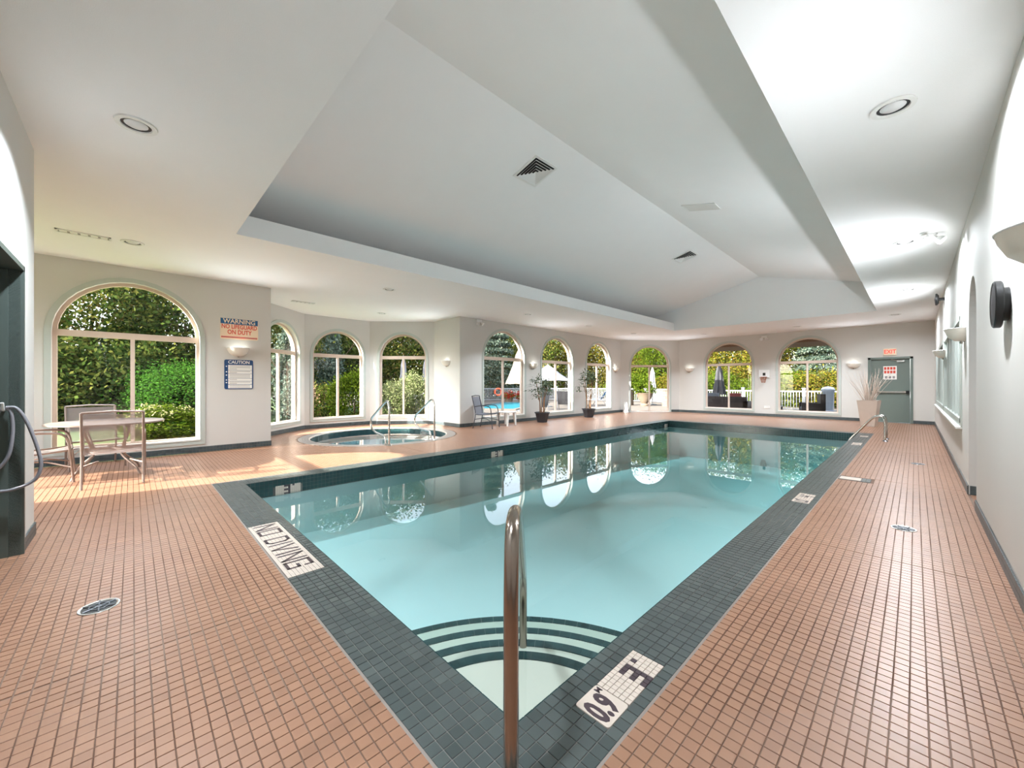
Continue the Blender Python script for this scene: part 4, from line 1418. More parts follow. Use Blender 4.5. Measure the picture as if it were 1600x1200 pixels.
t = thing('patio_table', 'round taupe metal patio dining table in front of the big window', 'table', (-7.95, -0.25, 0))
MB().lathe([(0.0, 0.715), (0.56, 0.715), (0.60, 0.722), (0.60, 0.738), (0.585, 0.745), (0.0, 0.745)], 40).build('top', 'pewter', t, smooth=True)
for k in range(4):
    a0 = R(45 + 90 * k)
    p = [(0.10, 0, 0.70), (0.30, 0, 0.66), (0.22, 0, 0.40), (0.20, 0, 0.28), (0.40, 0, 0.10), (0.46, 0, 0.0)]
    MB().tube(smooth_path([(q[0] * math.cos(a0), q[0] * math.sin(a0), q[2]) for q in p], 6), 0.014, 8).build('leg', 'pewter', t, smooth=True)
MB().tube([(0.21 * math.cos(2 * math.pi * k / 24), 0.21 * math.sin(2 * math.pi * k / 24), 0.33) for k in range(24)], 0.009, 6, closed=True).build('brace_ring', 'pewter', t, smooth=True)

t = thing('side_table', 'small white plastic side table beside the charcoal armchair', 'table', (-8.72, 8.22, 0), R(8))
MB().box(-0.23, 0.23, -0.23, 0.23, 0.40, 0.425).build('top', 'white_plastic', t)
for sx in (-1, 1):
    for sy in (-1, 1):
        mb = MB()
        mb.v = [(sx * x, sy * y, z) for z, a, b in ((0.40, 0.13, 0.21), (0.0, 0.18, 0.22)) for x, y in ((a, a), (b, a), (b, b), (a, b))]
        mb.f = [(0, 1, 5, 4), (1, 2, 6, 5), (2, 3, 7, 6), (3, 0, 4, 7), (4, 5, 6, 7), (0, 3, 2, 1)]
        mb.build('leg', 'white_plastic', t)

# ------------------------------------------------------------------ indoor plants
def leaf_blades(n, centers, spread, ln, wd, seed, droop=0.3):
    rg = np.random.default_rng(seed)
    C = np.array(centers)
    V = []; F = []
    for i in range(n):
        c = C[rg.integers(len(C))]
        d = rg.normal(size=3); d[2] = abs(d[2]) * 0.5 - 0.1 + 0.3 * rg.random(); d /= np.linalg.norm(d)
        p = c + d * spread * rg.random()
        L = ln * rg.uniform(0.6, 1.15); Wd = wd * rg.uniform(0.7, 1.2)
        s = np.cross(d, (0, 0, 1)); s /= (np.linalg.norm(s) + 1e-6)
        q1 = p + d * L * 0.45; q2 = p + d * L; q2[2] -= droop * L
        b = len(V)
        V += [p, q1 + s * Wd, q2, q1 - s * Wd]
        F.append((b, b + 1, b + 2, b + 3))
    return np.array(V), np.array(F)

def palm(label, p, rz, seed, h_=1.45):
    t = thing('potted_palm', label, 'potted plant', p, rz, 'potted bamboo palms')
    mb = MB()
    n = 8
    for (r0, z0), (r1, z1) in zip(((0.17, 0.0), (0.245, 0.30), (0.27, 0.30), (0.27, 0.335), (0.235, 0.335)), ((0.245, 0.30), (0.27, 0.30), (0.27, 0.335), (0.235, 0.335), (0.225, 0.27))):
        for k in range(n):
            a0, a1 = 2 * math.pi * (k + .5) / n, 2 * math.pi * (k + 1.5) / n
            mb.quad((r0 * math.cos(a0), r0 * math.sin(a0), z0), (r0 * math.cos(a1), r0 * math.sin(a1), z0), (r1 * math.cos(a1), r1 * math.sin(a1), z1), (r1 * math.cos(a0), r1 * math.sin(a0), z1))
    mb.build('pot', 'pot_dark', t)
    MB().lathe([(0.228, 0.27), (0.12, 0.285), (0.0, 0.29)], 8).build('soil', 'soil', t)
    rg = random.Random(seed)
    cen = []
    for k in range(5):
        a0 = 2 * math.pi * k / 5 + rg.random()
        top = h_ * rg.uniform(0.62, 1.0)
        x0, y0 = 0.07 * math.cos(a0), 0.07 * math.sin(a0)
        x1, y1 = 0.20 * math.cos(a0), 0.20 * math.sin(a0)
        path = smooth_path([(x0, y0, 0.27), (x0 * 1.3, y0 * 1.3, 0.27 + (top - 0.27) * .5), (x1, y1, top)], 5)
        MB().tube(path, [0.016 - 0.006 * i / len(path) for i in range(len(path))], 7).build('cane', 'cane', t, smooth=True)
        cen.append((x1, y1, top)); cen.append((x1 * 1.2, y1 * 1.2, top - 0.14)); cen.append((x1 * 0.7, y1 * .7, top + 0.08))
        if k % 2:
            cen.append((x1 * 1.7, y1 * 1.7, top - 0.30))
    v, f = leaf_blades(420, cen, 0.17, 0.20, 0.022, seed, 0.35)
    vv = v.reshape(-1, 4, 3); vv = vv[vv[:, :, 0].min(axis=1) > -0.56]
    link('foliage', np_mesh('foliage', vv.reshape(-1, 3), np.arange(len(vv) * 4).reshape(-1, 4), 'leaf_palm'), t)
palm('potted bamboo palm in a dark pot between first and second side windows', (-8.66, 9.80, 0), 0.0, 3, 1.42)
palm('potted bamboo palm in a dark pot between second and third side windows', (-8.68, 12.50, 0), 0.0, 5, 1.62)

t = thing('twig_planter', 'tall tapered off-white planter holding a spray of bare pale twigs', 'planter', (-0.97, 15.95, 0), R(-8))
mb = MB()
b0, b1, hp = 0.155, 0.235, 0.78
for (r0, z0), (r1, z1) in zip(((b0, 0), (b1, hp), (b1 - .025, hp)), ((b1, hp), (b1 - .025, hp), (b1 - .04, hp - .12))):
    for p, q in (((-1, -1), (1, -1)), ((1, -1), (1, 1)), ((1, 1), (-1, 1)), ((-1, 1), (-1, -1))):
        mb.quad((p[0] * r0, p[1] * r0, z0), (q[0] * r0, q[1] * r0, z0), (q[0] * r1, q[1] * r1, z1), (p[0] * r1, p[1] * r1, z1))
mb.build('pot', 'planter_stone', t)
MB().box(-b1 + .04, b1 - .04, -b1 + .04, b1 - .04, hp - .14, hp - .115).build('soil', 'soil', t)
for k in range(60):
    a0 = rnd.uniform(0, 2 * math.pi); sp = rnd.uniform(0.08, 0.62); L = rnd.uniform(0.75, 1.12)
    r0 = rnd.uniform(0, 0.12)
    base = Vector((r0 * math.cos(a0), r0 * math.sin(a0), hp - 0.13))
    tip = base + Vector((math.cos(a0) * sp, math.sin(a0) * sp, L * math.sqrt(max(0.2, 1 - (sp * 0.9) ** 2))))
    mid = (base + tip) / 2 + Vector((rnd.uniform(-.05, .05), rnd.uniform(-.05, .05), 0.06))
    path = smooth_path([base, mid, tip], 4)
    MB().tube(path, [0.0075 - 0.005 * i / (len(path) - 1) for i in range(len(path))], 5).build('twig', 'twig', t, smooth=True)

t = thing('floor_sign', 'small white folded floor sign beside the arched patio door', 'floor sign', offset(A8, TH8, 0.16, -0.2), TH8)
for s in (-1, 1):
    mb = MB()
    mb.v = [(-0.10, s * 0.10, 0), (0.10, s * 0.10, 0), (0.05, s * 0.012, 0.46), (-0.05, s * 0.012, 0.46), (-0.10, s * 0.088, 0), (0.10, s * 0.088, 0), (0.05, 0.0, 0.46), (-0.05, 0.0, 0.46)]
    mb.f = [(0, 1, 2, 3), (4, 5, 6, 7), (0, 1, 5, 4), (2, 3, 7, 6), (1, 2, 6, 5), (0, 3, 7, 4)]
    mb.build('panel', 'white_plastic', t)

# ------------------------------------------------------------------ outdoors: ground
GZ = -0.14
mb = MB()
for x0, x1, y0, y1 in ((-70, -11.3, -40, 9.6), (-11.3, -9.5, -40, 1.8), (-9.5, 12, -40, -2.2)):
    mb.quad((x0, y0, GZ), (x1, y0, GZ), (x1, y1, GZ), (x0, y1, GZ))
struct(mb.build('lawn', 'grass'), 'sunlit green lawn outside the bay and the big window', 'lawn')
mb = MB()
for x0, x1, y0, y1 in ((-70, -9.5, 9.6, 70), (-9.5, 30, 18.15, 70)):
    mb.quad((x0, y0, GZ), (x1, y0, GZ), (x1, y1, GZ), (x0, y1, GZ))
struct(mb.build('patio', 'paving'), 'pale paved terrace outside the side and far windows', 'terrace')
mb = MB().box(-7.3, 1.2, YF + 0.22, YF + 2.6, 2.86, 2.95)
o = struct(mb.build('soffit', 'soffit_brown'), 'brown boarded porch soffit outside the far windows', 'soffit')
mb = MB()
for i in range(12):
    mb.box(-7.3, 1.2, YF + 0.23 + i * 0.2, YF + 0.41 + i * 0.2, 2.845, 2.86)
mb.build('board', 'soffit_brown', o)

# ------------------------------------------------------------------ outdoors: plants
def leaf_cloud(n, rad, size, seed, clusters=40, shell=0.55, flat_=1.0, droop=0.0):
    rg = np.random.default_rng(seed)
    d = rg.normal(size=(clusters, 3)); d /= np.linalg.norm(d, axis=1)[:, None]
    cc = d * (shell + (1 - shell) * rg.random(clusters)[:, None] ** 0.6)
    ci = rg.integers(clusters, size=n)
    p = (cc[ci] + rg.normal(size=(n, 3)) * 0.16) * np.array(rad)
    a = rg.normal(size=(n, 3)); a[:, 2] *= flat_; a[:, 2] -= droop
    a /= np.linalg.norm(a, axis=1)[:, None]
    b = np.cross(a, rg.normal(size=(n, 3))); b /= np.linalg.norm(b, axis=1)[:, None]
    s = size * rg.uniform(0.6, 1.3, n)[:, None]
    v = np.stack([p, p + a * s * 0.5 + b * s * 0.30, p + a * s, p + a * s * 0.5 - b * s * 0.30], 1)
    return v.reshape(-1, 3), np.arange(n * 4).reshape(-1, 4)

def spruce_cloud(n, h_, r_, size, seed):
    rg = np.random.default_rng(seed)
    t = rg.random(n) ** 0.75
    lay = np.floor(t * 16) / 16 + rg.normal(size=n) * 0.008
    rr = r_ * (1 - lay) * np.sqrt(rg.random(n)) + 0.03
    an = np.round(rg.random(n) * 9) / 9 * 2 * math.pi + lay * 31 + rg.normal(size=n) * 0.22
    p = np.stack([rr * np.cos(an), rr * np.sin(an), lay * h_ - 0.22 * rr], 1)
    a = np.stack([np.cos(an), np.sin(an), rg.uniform(-0.5, 0.3, n)], 1) + rg.normal(size=(n, 3)) * 0.45
    a /= np.linalg.norm(a, axis=1)[:, None]
    b = np.cross(a, rg.normal(size=(n, 3))); b /= np.linalg.norm(b, axis=1)[:, None]
    s = size * rg.uniform(0.6, 1.3, n)[:, None]
    v = np.stack([p, p + a * s * .5 + b * s * .2, p + a * s, p + a * s * .5 - b * s * .2], 1)
    return v.reshape(-1, 3), np.arange(n * 4).reshape(-1, 4)

CROWN = {}
def crown_mesh(kind, m):
    key = (kind, m)
    if key not in CROWN:
        if kind == 'tree':
            v, f = leaf_cloud(20000, (2.6, 2.6, 3.0), 0.16, 11, 110, 0.35)
        elif kind == 'tree2':
            v, f = leaf_cloud(20000, (2.4, 2.8, 2.6), 0.14, 12, 90, 0.45)
        elif kind == 'hedge':
            v, f = leaf_cloud(15000, (2.0, 2.4, 1.7), 0.15, 13, 80, 0.5)
        elif kind == 'round':
            v, f = leaf_cloud(9000, (1, 1, 1), 0.10, 14, 130, 0.82)
        elif kind == 'loose':
            v, f = leaf_cloud(7000, (1, 1, 1), 0.13, 15, 60, 0.6)
        elif kind == 'fine':
            v, f = leaf_cloud(16000, (1, 1, 1), 0.055, 19, 400, 0.93)
        elif kind == 'column':
            v, f = leaf_cloud(6000, (0.55, 0.55, 2.2), 0.14, 16, 60, 0.6, 1.5)
        elif kind == 'spruce':
            v, f = spruce_cloud(26000, 9.0, 3.0, 0.22, 17)
        CROWN[key] = np_mesh('foliage_' + kind, v, f, m)
    return CROWN[key]

def trunk_mb(h_, r_, seed, br=5, spread=1.2):
    rg = random.Random(seed)
    mb = MB()
    p = smooth_path([(0, 0, -0.1), (rg.uniform(-.1, .1), rg.uniform(-.1, .1), h_ * .5), (rg.uniform(-.25, .25), rg.uniform(-.25, .25), h_)], 5)
    mb.tube(p, [r_ * (1 - 0.6 * i / (len(p) - 1)) for i in range(len(p))], 8)
    for k in range(br):
        z = h_ * rg.uniform(0.35, 0.85); a0 = 2 * math.pi * k / br + rg.random()
        q = smooth_path([(0, 0, z), (spread * .5 * math.cos(a0), spread * .5 * math.sin(a0), z + 0.5), (spread * math.cos(a0), spread * math.sin(a0), z + 1.3)], 4)
        mb.tube(q, [r_ * 0.45 * (1 - 0.7 * i / (len(q) - 1)) for i in range(len(q))], 6)
    return mb

def tree(name, label, x, y, zc, kind, m, sc=1.0, rz=0.0, group='garden trees', trunk=0.12, sz=None):
    t = thing(name, label, 'tree', (x, y, GZ), rz, group)
    c = link('foliage', crown_mesh(kind, m), t, (0, 0, zc))
    c.scale = (sc, sc, sz or sc)
    if trunk:
        trunk_mb(max(0.6, zc + 0.6), trunk, int(x * 31 + y * 17), 6, 1.4 * sc).build('trunk', 'bark', t, smooth=True)
    return t

def shrub(name, label, x, y, rx, rz_, kind, m, group='garden shrubs', extra=None, cat='shrub', zc=None):
    t = thing(name, label, cat, (x, y, GZ), rnd.uniform(0, 6), group)
    c = link('foliage', crown_mesh(kind, m), t, (0, 0, zc if zc is not None else rz_ * 0.85)); c.scale = (rx, rx, rz_)
    MB().tube([(0, 0, -0.05), (0.02, 0.02, rz_ * 0.8)], [0.05, 0.02], 6).build('stem', 'bark', t)
    if extra:
        v, f = leaf_cloud(900, (rx * 1.03, rx * 1.03, rz_ * 1.03), 0.09, abs(int(x * 7 + y)), 28, 0.97)
        v = v[:]; 
        v2 = v.reshape(-1, 4, 3); v2 = v2[v2[:, 0, 2] > -0.1 * rz_]
        link('blossom', np_mesh('blossom', v2.reshape(-1, 3), np.arange(len(v2) * 4).reshape(-1, 4), extra), t, (0, 0, zc if zc is not None else rz_ * 0.85))
    return t

# beyond the big window: dark wooded edge, clipped bush, flowers
for i, (x, y, zc, k, m, s_, lab) in enumerate((
    (-21.5, -4.6, 3.2, 'tree', 'leaf_dark', 1.0, 'dense dark leafy tree beyond the lawn on the table side of the big window'),
    (-22.5, -1.2, 3.6, 'tree2', 'leaf_mid', 1.05, 'lighter leafy tree with sky gaps beyond the lawn behind the big window mullion'),
    (-21.0, 1.6, 3.3, 'tree', 'leaf_dark', 1.0, 'dense dark leafy tree rising behind the clipped green bush'),
    (-22.5, 4.6, 3.6, 'tree2', 'leaf_mid', 1.1, 'leafy tree beyond the left bay window'),
    (-25.0, 8.6, 4.0, 'tree', 'leaf_dark', 1.2, 'dense dark leafy tree behind the slim columnar conifer and lime bush'))):
    tree('broadleaf_tree', lab, x, y, zc, k, m, s_, i * 1.3, 'wooded edge trees')
for x, y, lab in ((-19.8, -3.0, 'dense shaded shrub behind the lawn on the table side of the big window'), (-19.3, -0.3, 'dense shaded shrub between lawn and trees beside the clipped green bush'), (-20.0, 2.6, 'dense shaded shrub hidden behind the clipped green bush')):
    t = shrub('hedge_shrub', lab, x, y, 1.0, 1.0, 'hedge', 'leaf_dark', 'wooded edge shrubs', zc=1.15)
shrub('clipped_bush', 'large rounded clipped bright green bush beyond the big window', -17.2, 1.25, 1.35, 1.05, 'fine', 'leaf_box', extra=None)
shrub('hydrangea_bush', 'low hydrangea bush with cream blossoms outside the big window', -13.9, 0.75, 0.85, 0.42, 'loose', 'leaf_lime', extra='flower_cream')
# beyond the bay
shrub('golden_bush', 'big round lime green bush beyond the middle bay window', -15.6, 6.35, 0.86, 0.95, 'round', 'leaf_lime')
shrub('pink_hydrangea', 'pink flowering shrub beside the lime green bush', -17.2, 5.5, 0.65, 0.72, 'loose', 'leaf_mid', extra='flower_pink')
tree('column_cypress', 'slim pale green columnar conifer behind the lime green bush', -20.6, 7.2, 2.2, 'column', 'leaf_spruce', 1.0, 0, trunk=0.06)
tree('column_cypress', 'slim pale green columnar conifer beyond the left bay window', -15.6, 3.95, 1.6, 'column', 'leaf_spruce', 0.75, 2, trunk=0.06)
shrub('variegated_bush', 'cream variegated bush beyond the right bay window next to the lime bush', -14.9, 7.70, 0.72, 0.72, 'round', 'leaf_variegated', 'variegated bushes')
shrub('variegated_bush', 'taller cream variegated bush beyond the right bay window near the closed parasols', -15.4, 8.95, 0.85, 0.92, 'round', 'leaf_variegated', 'variegated bushes')
for i, (x, y, k, m, zc, s_, lab) in enumerate((
    (-24.6, 11.6, 'tree2', 'leaf_mid', 4.0, 1.2, 'leafy tree behind the first variegated bush and furled parasol'),
    (-26.5, 15.2, 'tree', 'leaf_dark', 3.8, 1.25, 'dark leafy tree behind the taller variegated bush'),
    (-30.0, 12.0, 'tree', 'leaf_dark', 4.2, 1.3, 'distant dark tree seen above the lime green bush'))):
    tree('broadleaf_tree', lab, x, y, zc, k, m, s_, i * 1.7, 'trees behind the bay garden')
# beyond the outdoor pool fence and the far terrace
tree('blue_spruce', 'large blue spruce behind the outdoor pool fence', -27.5, 24.0, 0.3, 'spruce', 'leaf_spruce', 1.15, 0.4, 'blue spruces', 0.16)
tree('blue_spruce', 'pale blue spruce beyond the wicker armchair terrace', -4.2, 34.5, 0.1, 'spruce', 'leaf_spruce', 1.0, 1.4, 'blue spruces', 0.16)
tree('blue_spruce', 'dark lower spruce beside the outdoor pool spruce', -30.5, 21.0, 0.0, 'spruce', 'leaf_dark', 1.1, 2.4, 'blue spruces', 0.16)
for i, (x, y, k, m, zc, s_, lab) in enumerate((
    (-27.0, 29.0, 'tree2', 'leaf_mid', 3.4, 1.25, 'mid green tree between the blue spruce and the yellow tree behind the railing'),
    (-26.0, 33.0, 'tree', 'leaf_yellow', 3.8, 1.3, 'yellow green tree behind the open white parasol'),
    (-22.5, 35.5, 'tree2', 'leaf_yellow', 3.6, 1.3, 'yellow autumn tree behind the blue deck chair'),
    (-19.0, 36.5, 'tree', 'leaf_yellow', 3.4, 1.25, 'yellow autumn tree behind the left stone pillar of the patio'),
    (-15.5, 35.0, 'tree2', 'leaf_lime', 3.2, 1.2, 'lime green tree behind the furled white parasol of the patio'),
    (-12.2, 35.5, 'tree', 'leaf_yellow', 3.2, 1.2, 'yellow autumn tree behind the furled black parasol'),
    (-9.0, 34.5, 'tree2', 'leaf_yellow', 3.0, 1.15, 'yellow autumn tree above the red sofa cushion'),
    (-7.2, 37.5, 'tree', 'leaf_lime', 3.4, 1.2, 'lime green tree beside the pale blue spruce of the terrace'),
    (-32.0, 28.0, 'tree', 'leaf_dark', 4.2, 1.4, 'dark green tree behind the large blue spruce'))):
    tree('autumn_tree', lab, x, y, zc, k, m, s_, i * 1.1, 'trees behind the railing')
for i, (x, y, lab) in enumerate(((-17.0, 31.0, 'lime shrub behind the railing near the left stone pillar'), (-13.0, 31.8, 'yellow shrub behind the railing near the right stone pillar'),
    (-10.4, 30.2, 'lime shrub behind the railing at the furled black parasol'), (-3.4, 30.0, 'yellow green shrub behind the railing at the wicker armchair'), (-6.4, 30.6, 'yellow green shrub behind the railing between the two terrace windows'))):
    shrub('terrace_shrub', lab, x, y, 0.95, 0.75, 'hedge', 'leaf_yellow' if i % 2 else 'leaf_lime', 'shrubs behind the railing', zc=0.95)

# ------------------------------------------------------------------ outdoors: railings and pool
def railing(label, a, b, h_=1.06, z0=GZ, posts=4, pk=0.125):
    a = Vector((a[0], a[1], 0)); b = Vector((b[0], b[1], 0)); L = (b - a).length
    th = math.atan2((b - a).y, (b - a).x)
    t = thing('picket_railing', label, 'railing', (a.x, a.y, z0), th, 'white picket railings')
    MB().box(0, L, -0.03, 0.03, h_ - 0.06, h_).build('top_rail', 'rail_white', t)
    MB().box(0, L, -0.02, 0.02, 0.08, 0.13).build('bottom_rail', 'rail_white', t)
    pm = MB().box(-0.016, 0.016, -0.012, 0.012, 0.13, h_ - 0.06).mesh('picket', 'rail_white')
    n = int(L / pk)
    for i in range(1, n):
        link('picket', pm, t, (L * i / n, 0, 0))
    po = MB().box(-0.06, 0.06, -0.06, 0.06, 0, h_ + 0.10).box(-0.08, 0.08, -0.08, 0.08, h_ + 0.10, h_ + 0.15).mesh('post', 'rail_white')
    for i in range(posts):
        link('post', po, t, (L * i / (posts - 1), 0, 0))
railing('white picket railing behind the outdoor pool with a life ring', (-26.5, 18.0), (-21.5, 26.2), posts=4)
railing('white picket railing behind the loungers', (-21.5, 26.2), (-14.2, 28.6), posts=4)
railing('white picket railing behind the stone urn', (-14.2, 28.6), (-9.6, 25.2), posts=3)
railing('white picket railing behind the wicker terrace seating', (-9.6, 24.9), (1.6, 24.9), posts=5)

t = thing('outdoor_pool', 'outdoor swimming pool with bright blue water beyond the side window', 'swimming pool', (-18.6, 17.6, GZ), R(30))
mb = MB()
for x0, x1, y0, y1 in ((-1.75, 1.75, -4.2, -3.9), (-1.75, 1.75, 3.9, 4.2), (-1.75, -1.5, -3.9, 3.9), (1.5, 1.75, -3.9, 3.9)):
    mb.box(x0, x1, y0, y1, 0.0, 0.05)
mb.build('coping', 'paving', t)
mat('blue_water', (0.10, 0.44, 0.50), 0.25, var=0.08, scale=2)
MB().box(-1.5, 1.5, -3.9, 3.9, 0.0, 0.025).build('water', 'blue_water', t)

t = thing('life_ring', 'orange life ring hung on the white pool railing', 'life ring', (-23.85, 21.55, 0.62), R(59))
MB().tube([(0.27 * math.cos(2 * math.pi * k / 28), 0, 0.27 * math.sin(2 * math.pi * k / 28)) for k in range(28)], 0.075, 10, closed=True).build('ring', 'ring_orange', t, smooth=True)
for k in range(4):
    a0 = R(45 + 90 * k)
    MB().tube([(0.27 * math.cos(a0 + q), 0, 0.27 * math.sin(a0 + q)) for q in (-0.12, 0, 0.12)], 0.079, 10).build('band', 'canvas_white', t, smooth=True)
for i, (x, y) in enumerate(((-21.9, 20.9), (-21.15, 21.6))):
    t = thing('flower_tub', ('stone tub of red flowers closer to the life ring', 'stone tub of red flowers closer to the cream parasol')[i], 'flower tub', (x, y, GZ), 0, 'red flower tubs')
    MB().lathe([(0.0, 0.0), (0.26, 0.0), (0.34, 0.34), (0.38, 0.36), (0.36, 0.40), (0.30, 0.38), (0.0, 0.36)], 18).build('tub', 'stone_tan', t, smooth=True)
    v, f = leaf_cloud(700, (0.5, 0.5, 0.30), 0.09, 40 + i, 24, 0.6); link('blossom', np_mesh('blossom', v, f, 'flower_red'), t, (0, 0, 0.55))
    v, f = leaf_cloud(500, (0.45, 0.45, 0.24), 0.10, 50 + i, 24, 0.5); link('foliage', np_mesh('foliage', v, f, 'leaf_mid'), t, (0, 0, 0.45))

# ------------------------------------------------------------------ outdoors: parasols
def parasol(label, x, y, h_, r_top, drop, m, openr, name='parasol', rz=0.0, rib=8):
    """openr: radius at the hem; small = furled"""
    t = thing(name, label, 'parasol', (x, y, GZ), rz, 'terrace parasols')
    MB().lathe([(0.0, 0.0), (0.28, 0.0), (0.28, 0.05), (0.05, 0.09), (0.0, 0.09)], 18).build('base', 'steel_grill', t, smooth=True)
    MB().tube([(0, 0, 0.05), (0, 0, h_)], 0.022, 8).build('pole', 'steel_grill', t)
    mb = MB()
    n = rib * 2
    rings = [(0.03, h_), (0.10 + 0.25 * (openr - 0.1), h_ - drop * 0.25), (0.55 * openr + 0.03, h_ - drop * 0.6), (openr, h_ - drop)]
    for r_, z in rings:
        for k in range(n):
            an = 2 * math.pi * k / n
            rr = r_ * (1.0 if k % 2 == 0 else (0.72 if openr < 0.6 else 0.93))
            mb.v.append((rr * math.cos(an), rr * math.sin(an), z + (0.0 if k % 2 == 0 else 0.03)))
    for i in range(3):
        for k in range(n):
            l = (k + 1) % n
            mb.f.append((i * n + k, i * n + l, (i + 1) * n + l, (i + 1) * n + k))
    mb.build('canopy', m, t)
    MB().lathe([(0.0, 0.10), (0.02, 0.08), (0.03, 0.03), (0.03, 0.0)], 10, (0, 0, h_)).build('finial', 'canvas_white' if m != 'canvas_black' else 'canvas_black', t, smooth=True)
    for k in range(rib):
        an = 2 * math.pi * k / rib
        MB().tube([(0.03 * math.cos(an), 0.03 * math.sin(an), h_ - 0.03), (openr * .97 * math.cos(an), openr * .97 * math.sin(an), h_ - drop)], 0.008, 5).build('rib', 'steel_grill', t)
parasol('half furled cream parasol beyond the first side window', -14.3, 14.55, 3.45, 0.1, 2.05, 'canvas_cream', 0.85)
parasol('open white patterned parasol beyond the second side window', -15.7, 18.3, 2.55, 0.1, 0.95, 'canvas_white', 1.45)
parasol('furled white parasol outside the arched patio door', -12.4, 25.3, 2.55, 0.1, 1.5, 'canvas_white', 0.28)
parasol('furled black parasol beyond the far window with the sofa', -7.0, 21.6, 2.45, 0.1, 1.6, 'canvas_black', 0.36)
parasol('furled white parasol beyond the right bay window nearest the lime bush', -20.9, 11.4, 3.0, 0.1, 1.7, 'canvas_white', 0.30)
parasol('furled white parasol beyond the right bay window at its jamb', -20.9, 12.9, 3.0, 0.1, 1.7, 'canvas_white', 0.30)

# ------------------------------------------------------------------ outdoors: seating
def lounger(label, x, y, rz, m):
    t = thing('deck_chair', label, 'lounge chair', (x, y, GZ), rz, 'deck chairs')
    for s in (-1, 1):
        MB().tube(round_path([(-0.45, s * 0.30, 1.05), (0.0, s * 0.30, 0.36), (0.55, s * 0.30, 0.42)], 0.1), 0.016, 8).build('side_rail', 'graphite', t, smooth=True)
        MB().tube(round_path([(0.45, s * 0.32, 0.0), (0.10, s * 0.32, 0.56), (-0.35, s * 0.32, 0.58)], 0.1), 0.016, 8).build('arm', 'graphite', t, smooth=True)
        MB().tube([(-0.45, s * 0.32, 0.0), (-0.05, s * 0.32, 0.56)], 0.016, 8).build('leg', 'graphite', t, smooth=True)
    mb = MB()
    pr = [(-0.45, 1.05), (-0.23, 0.70), (0.0, 0.39), (0.28, 0.37), (0.55, 0.42)]
    for a, b in zip(pr, pr[1:]):
        for o_ in (0, -0.012):
            mb.quad((a[0], -0.29, a[1] + o_), (a[0], 0.29, a[1] + o_), (b[0], 0.29, b[1] + o_), (b[0], -0.29, b[1] + o_))
    mb.build('sling', m, t)
    return t
lounger('black reclining deck chair beyond the second side window', -12.3, 15.6, R(120), 'canvas_black')
lounger('blue reclining deck chair beyond the third side window', -14.6, 22.4, R(200), 'canvas_blue')
lounger('grey reclining deck chair low outside the first side window', -11.6, 13.0, R(150), 'cushion_grey')

def wicker(name, label, x, y, rz, wdt, cushions):
    t = thing(name, label, 'sofa' if wdt > 1.2 else 'armchair', (x, y, GZ), rz, 'dark wicker terrace seats')
    MB().box(-wdt / 2, wdt / 2, -0.38, 0.38, 0.04, 0.36).build('base', 'wicker', t)
    MB().box(-wdt / 2, wdt / 2, 0.24, 0.40, 0.32, 0.82 if wdt > 1.2 else 1.0).build('back', 'wicker', t)
    for s in (-1, 1):
        x0, x1 = sorted((s * wdt / 2, s * (wdt / 2 - 0.16)))
        MB().box(x0, x1, -0.38, 0.40, 0.32, 0.62).build('arm', 'wicker', t)
    for sx in (-1, 1):
        for sy in (-1, 1):
            MB().box(sx * (wdt / 2 - 0.08) - 0.03, sx * (wdt / 2 - 0.08) + 0.03, sy * 0.32 - 0.03, sy * 0.32 + 0.03, 0, 0.05).build('foot', 'black_plastic', t)
    MB().cbox(-wdt / 2 + 0.17, wdt / 2 - 0.17, -0.36, 0.23, 0.32, 0.46, 0.03).build('seat_cushion', 'cushion_grey', t)
    for i, (cx_, m) in enumerate(cushions):
        MB().box(cx_ - 0.24, cx_ + 0.24, 0.10, 0.23, 0.46, 0.98).build('back_cushion', m, t)
wicker('wicker_sofa', 'dark wicker sofa with red and blue grey cushions beyond the black parasol window', -6.35, 20.5, R(180), 2.0, ((-0.45, 'cushion_red'), (0.5, 'cushion_grey')))
wicker('wicker_armchair', 'dark wicker armchair turned sideways beyond the far window by the exit door', -3.0, 20.3, R(-75), 0.95, ())
t = thing('coffee_table', 'low dark wicker coffee table beside the wicker sofa', 'table', (-4.55, 20.6, GZ))
MB().box(-0.45, 0.45, -0.3, 0.3, 0.40, 0.44).build('top', 'steel_grill', t)
for sx in (-1, 1):
    for sy in (-1, 1):
        MB().box(sx * 0.40 - 0.03, sx * 0.40 + 0.03, sy * 0.25 - 0.03, sy * 0.25 + 0.03, 0, 0.40).build('leg', 'wicker', t)
t = thing('garden_urn', 'pale blue grey covered urn at the terrace railing behind the wicker armchair', 'urn', (-2.95, 24.3, GZ))
MB().lathe([(0.0, 0.0), (0.24, 0.0), (0.24, 0.1), (0.19, 0.14), (0.22, 1.0), (0.27, 1.06), (0.27, 1.14), (0.0, 1.22)], 20).build('body', 'cushion_grey', t, smooth=True)
MB().lathe([(0.28, 1.14), (0.22, 1.24), (0.0, 1.30)], 20).build('lid', 'cushion_grey', t, smooth=True)

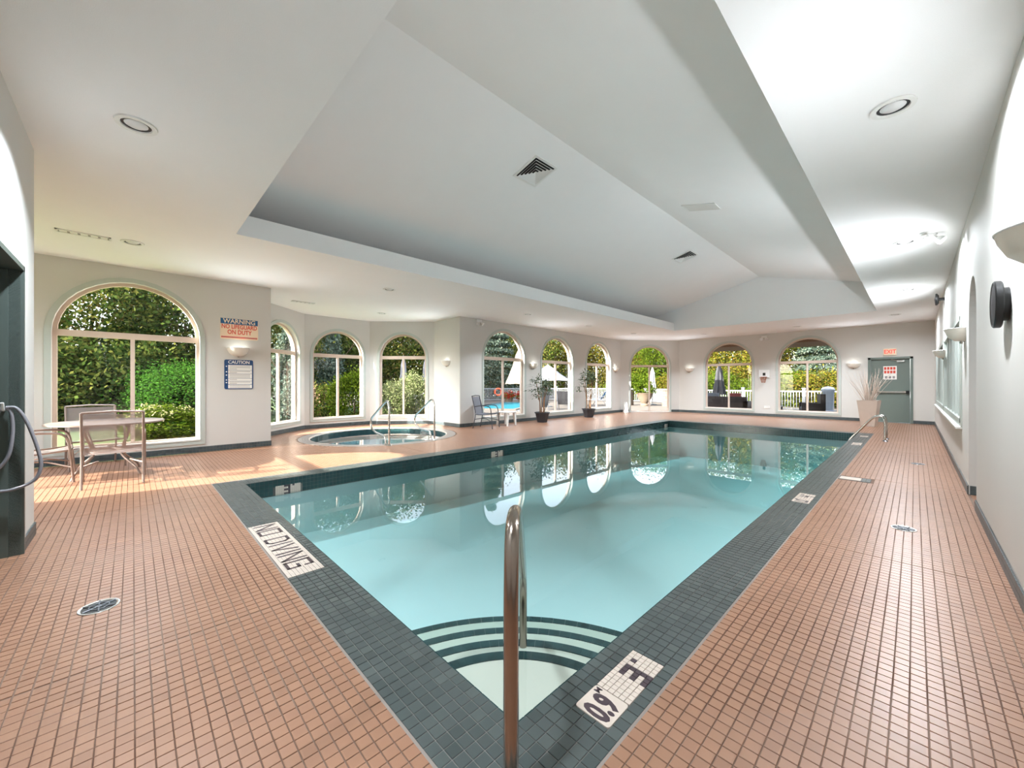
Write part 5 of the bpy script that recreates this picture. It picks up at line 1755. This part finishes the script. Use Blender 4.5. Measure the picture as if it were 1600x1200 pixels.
# stone pillars and planted urn seen through the patio door
def pillar(label, x, y):
    t = thing('stone_pillar', label, 'pillar', (x, y, GZ), 0, 'stone terrace pillars')
    z = 0.0; k = 0
    while z < 0.95:
        hgt = 0.14 + 0.05 * ((k * 7) % 3) / 2
        off = 0.0 if k % 2 else 0.11
        for (x0, x1) in ((-0.25, off - 0.004), (off + 0.004, 0.25)):
            j = rnd.uniform(0, 0.02)
            MB().box(x0, x1, -0.25 - j, 0.25 + j, z, z + hgt - 0.008).build('stone', 'stone_tan', t)
        z += hgt; k += 1
    MB().box(-0.31, 0.31, -0.31, 0.31, z, z + 0.07).build('cap', 'paving', t)
pillar('stacked stone pillar left of the planted urn outside the patio door', -13.25, 23.6)
pillar('stacked stone pillar right of the planted urn outside the patio door', -10.85, 24.2)
t = thing('planted_urn', 'round stone urn with a green shrub outside the patio door', 'planter', (-12.15, 23.7, GZ))
MB().lathe([(0.0, 0.0), (0.25, 0.0), (0.27, 0.08), (0.18, 0.16), (0.42, 0.5), (0.5, 0.78), (0.55, 0.82), (0.48, 0.84), (0.0, 0.78)], 22).build('urn', 'stone_tan', t, smooth=True)
v, f = leaf_cloud(1600, (0.6, 0.6, 0.45), 0.12, 77, 40, 0.5); link('foliage', np_mesh('foliage', v, f, 'leaf_lime'), t, (0, 0, 1.15))
t = thing('kettle_grill', 'black covered barbecue grill beyond the right bay window', 'grill', (-16.3, 10.3, GZ), 0.5)
MB().box(-0.35, 0.35, -0.25, 0.25, 0.15, 0.85).build('cabinet', 'steel_grill', t)
MB().tube([(-0.38, 0, 0.88), (0.38, 0, 0.88)], 0.26, 14).build('hood', 'black_plastic', t, smooth=True)
for s in (-1, 1):
    MB().box(s * 0.55 - 0.18, s * 0.55 + 0.18, -0.22, 0.22, 0.82, 0.85).build('side_shelf', 'steel_grill', t)
    xl(MB().lathe([(0.0, -0.02), (0.09, -0.02), (0.09, 0.03), (0.0, 0.03)], 14)).build('wheel', 'rubber', t, (s * 0.3, -0.26, 0.09))
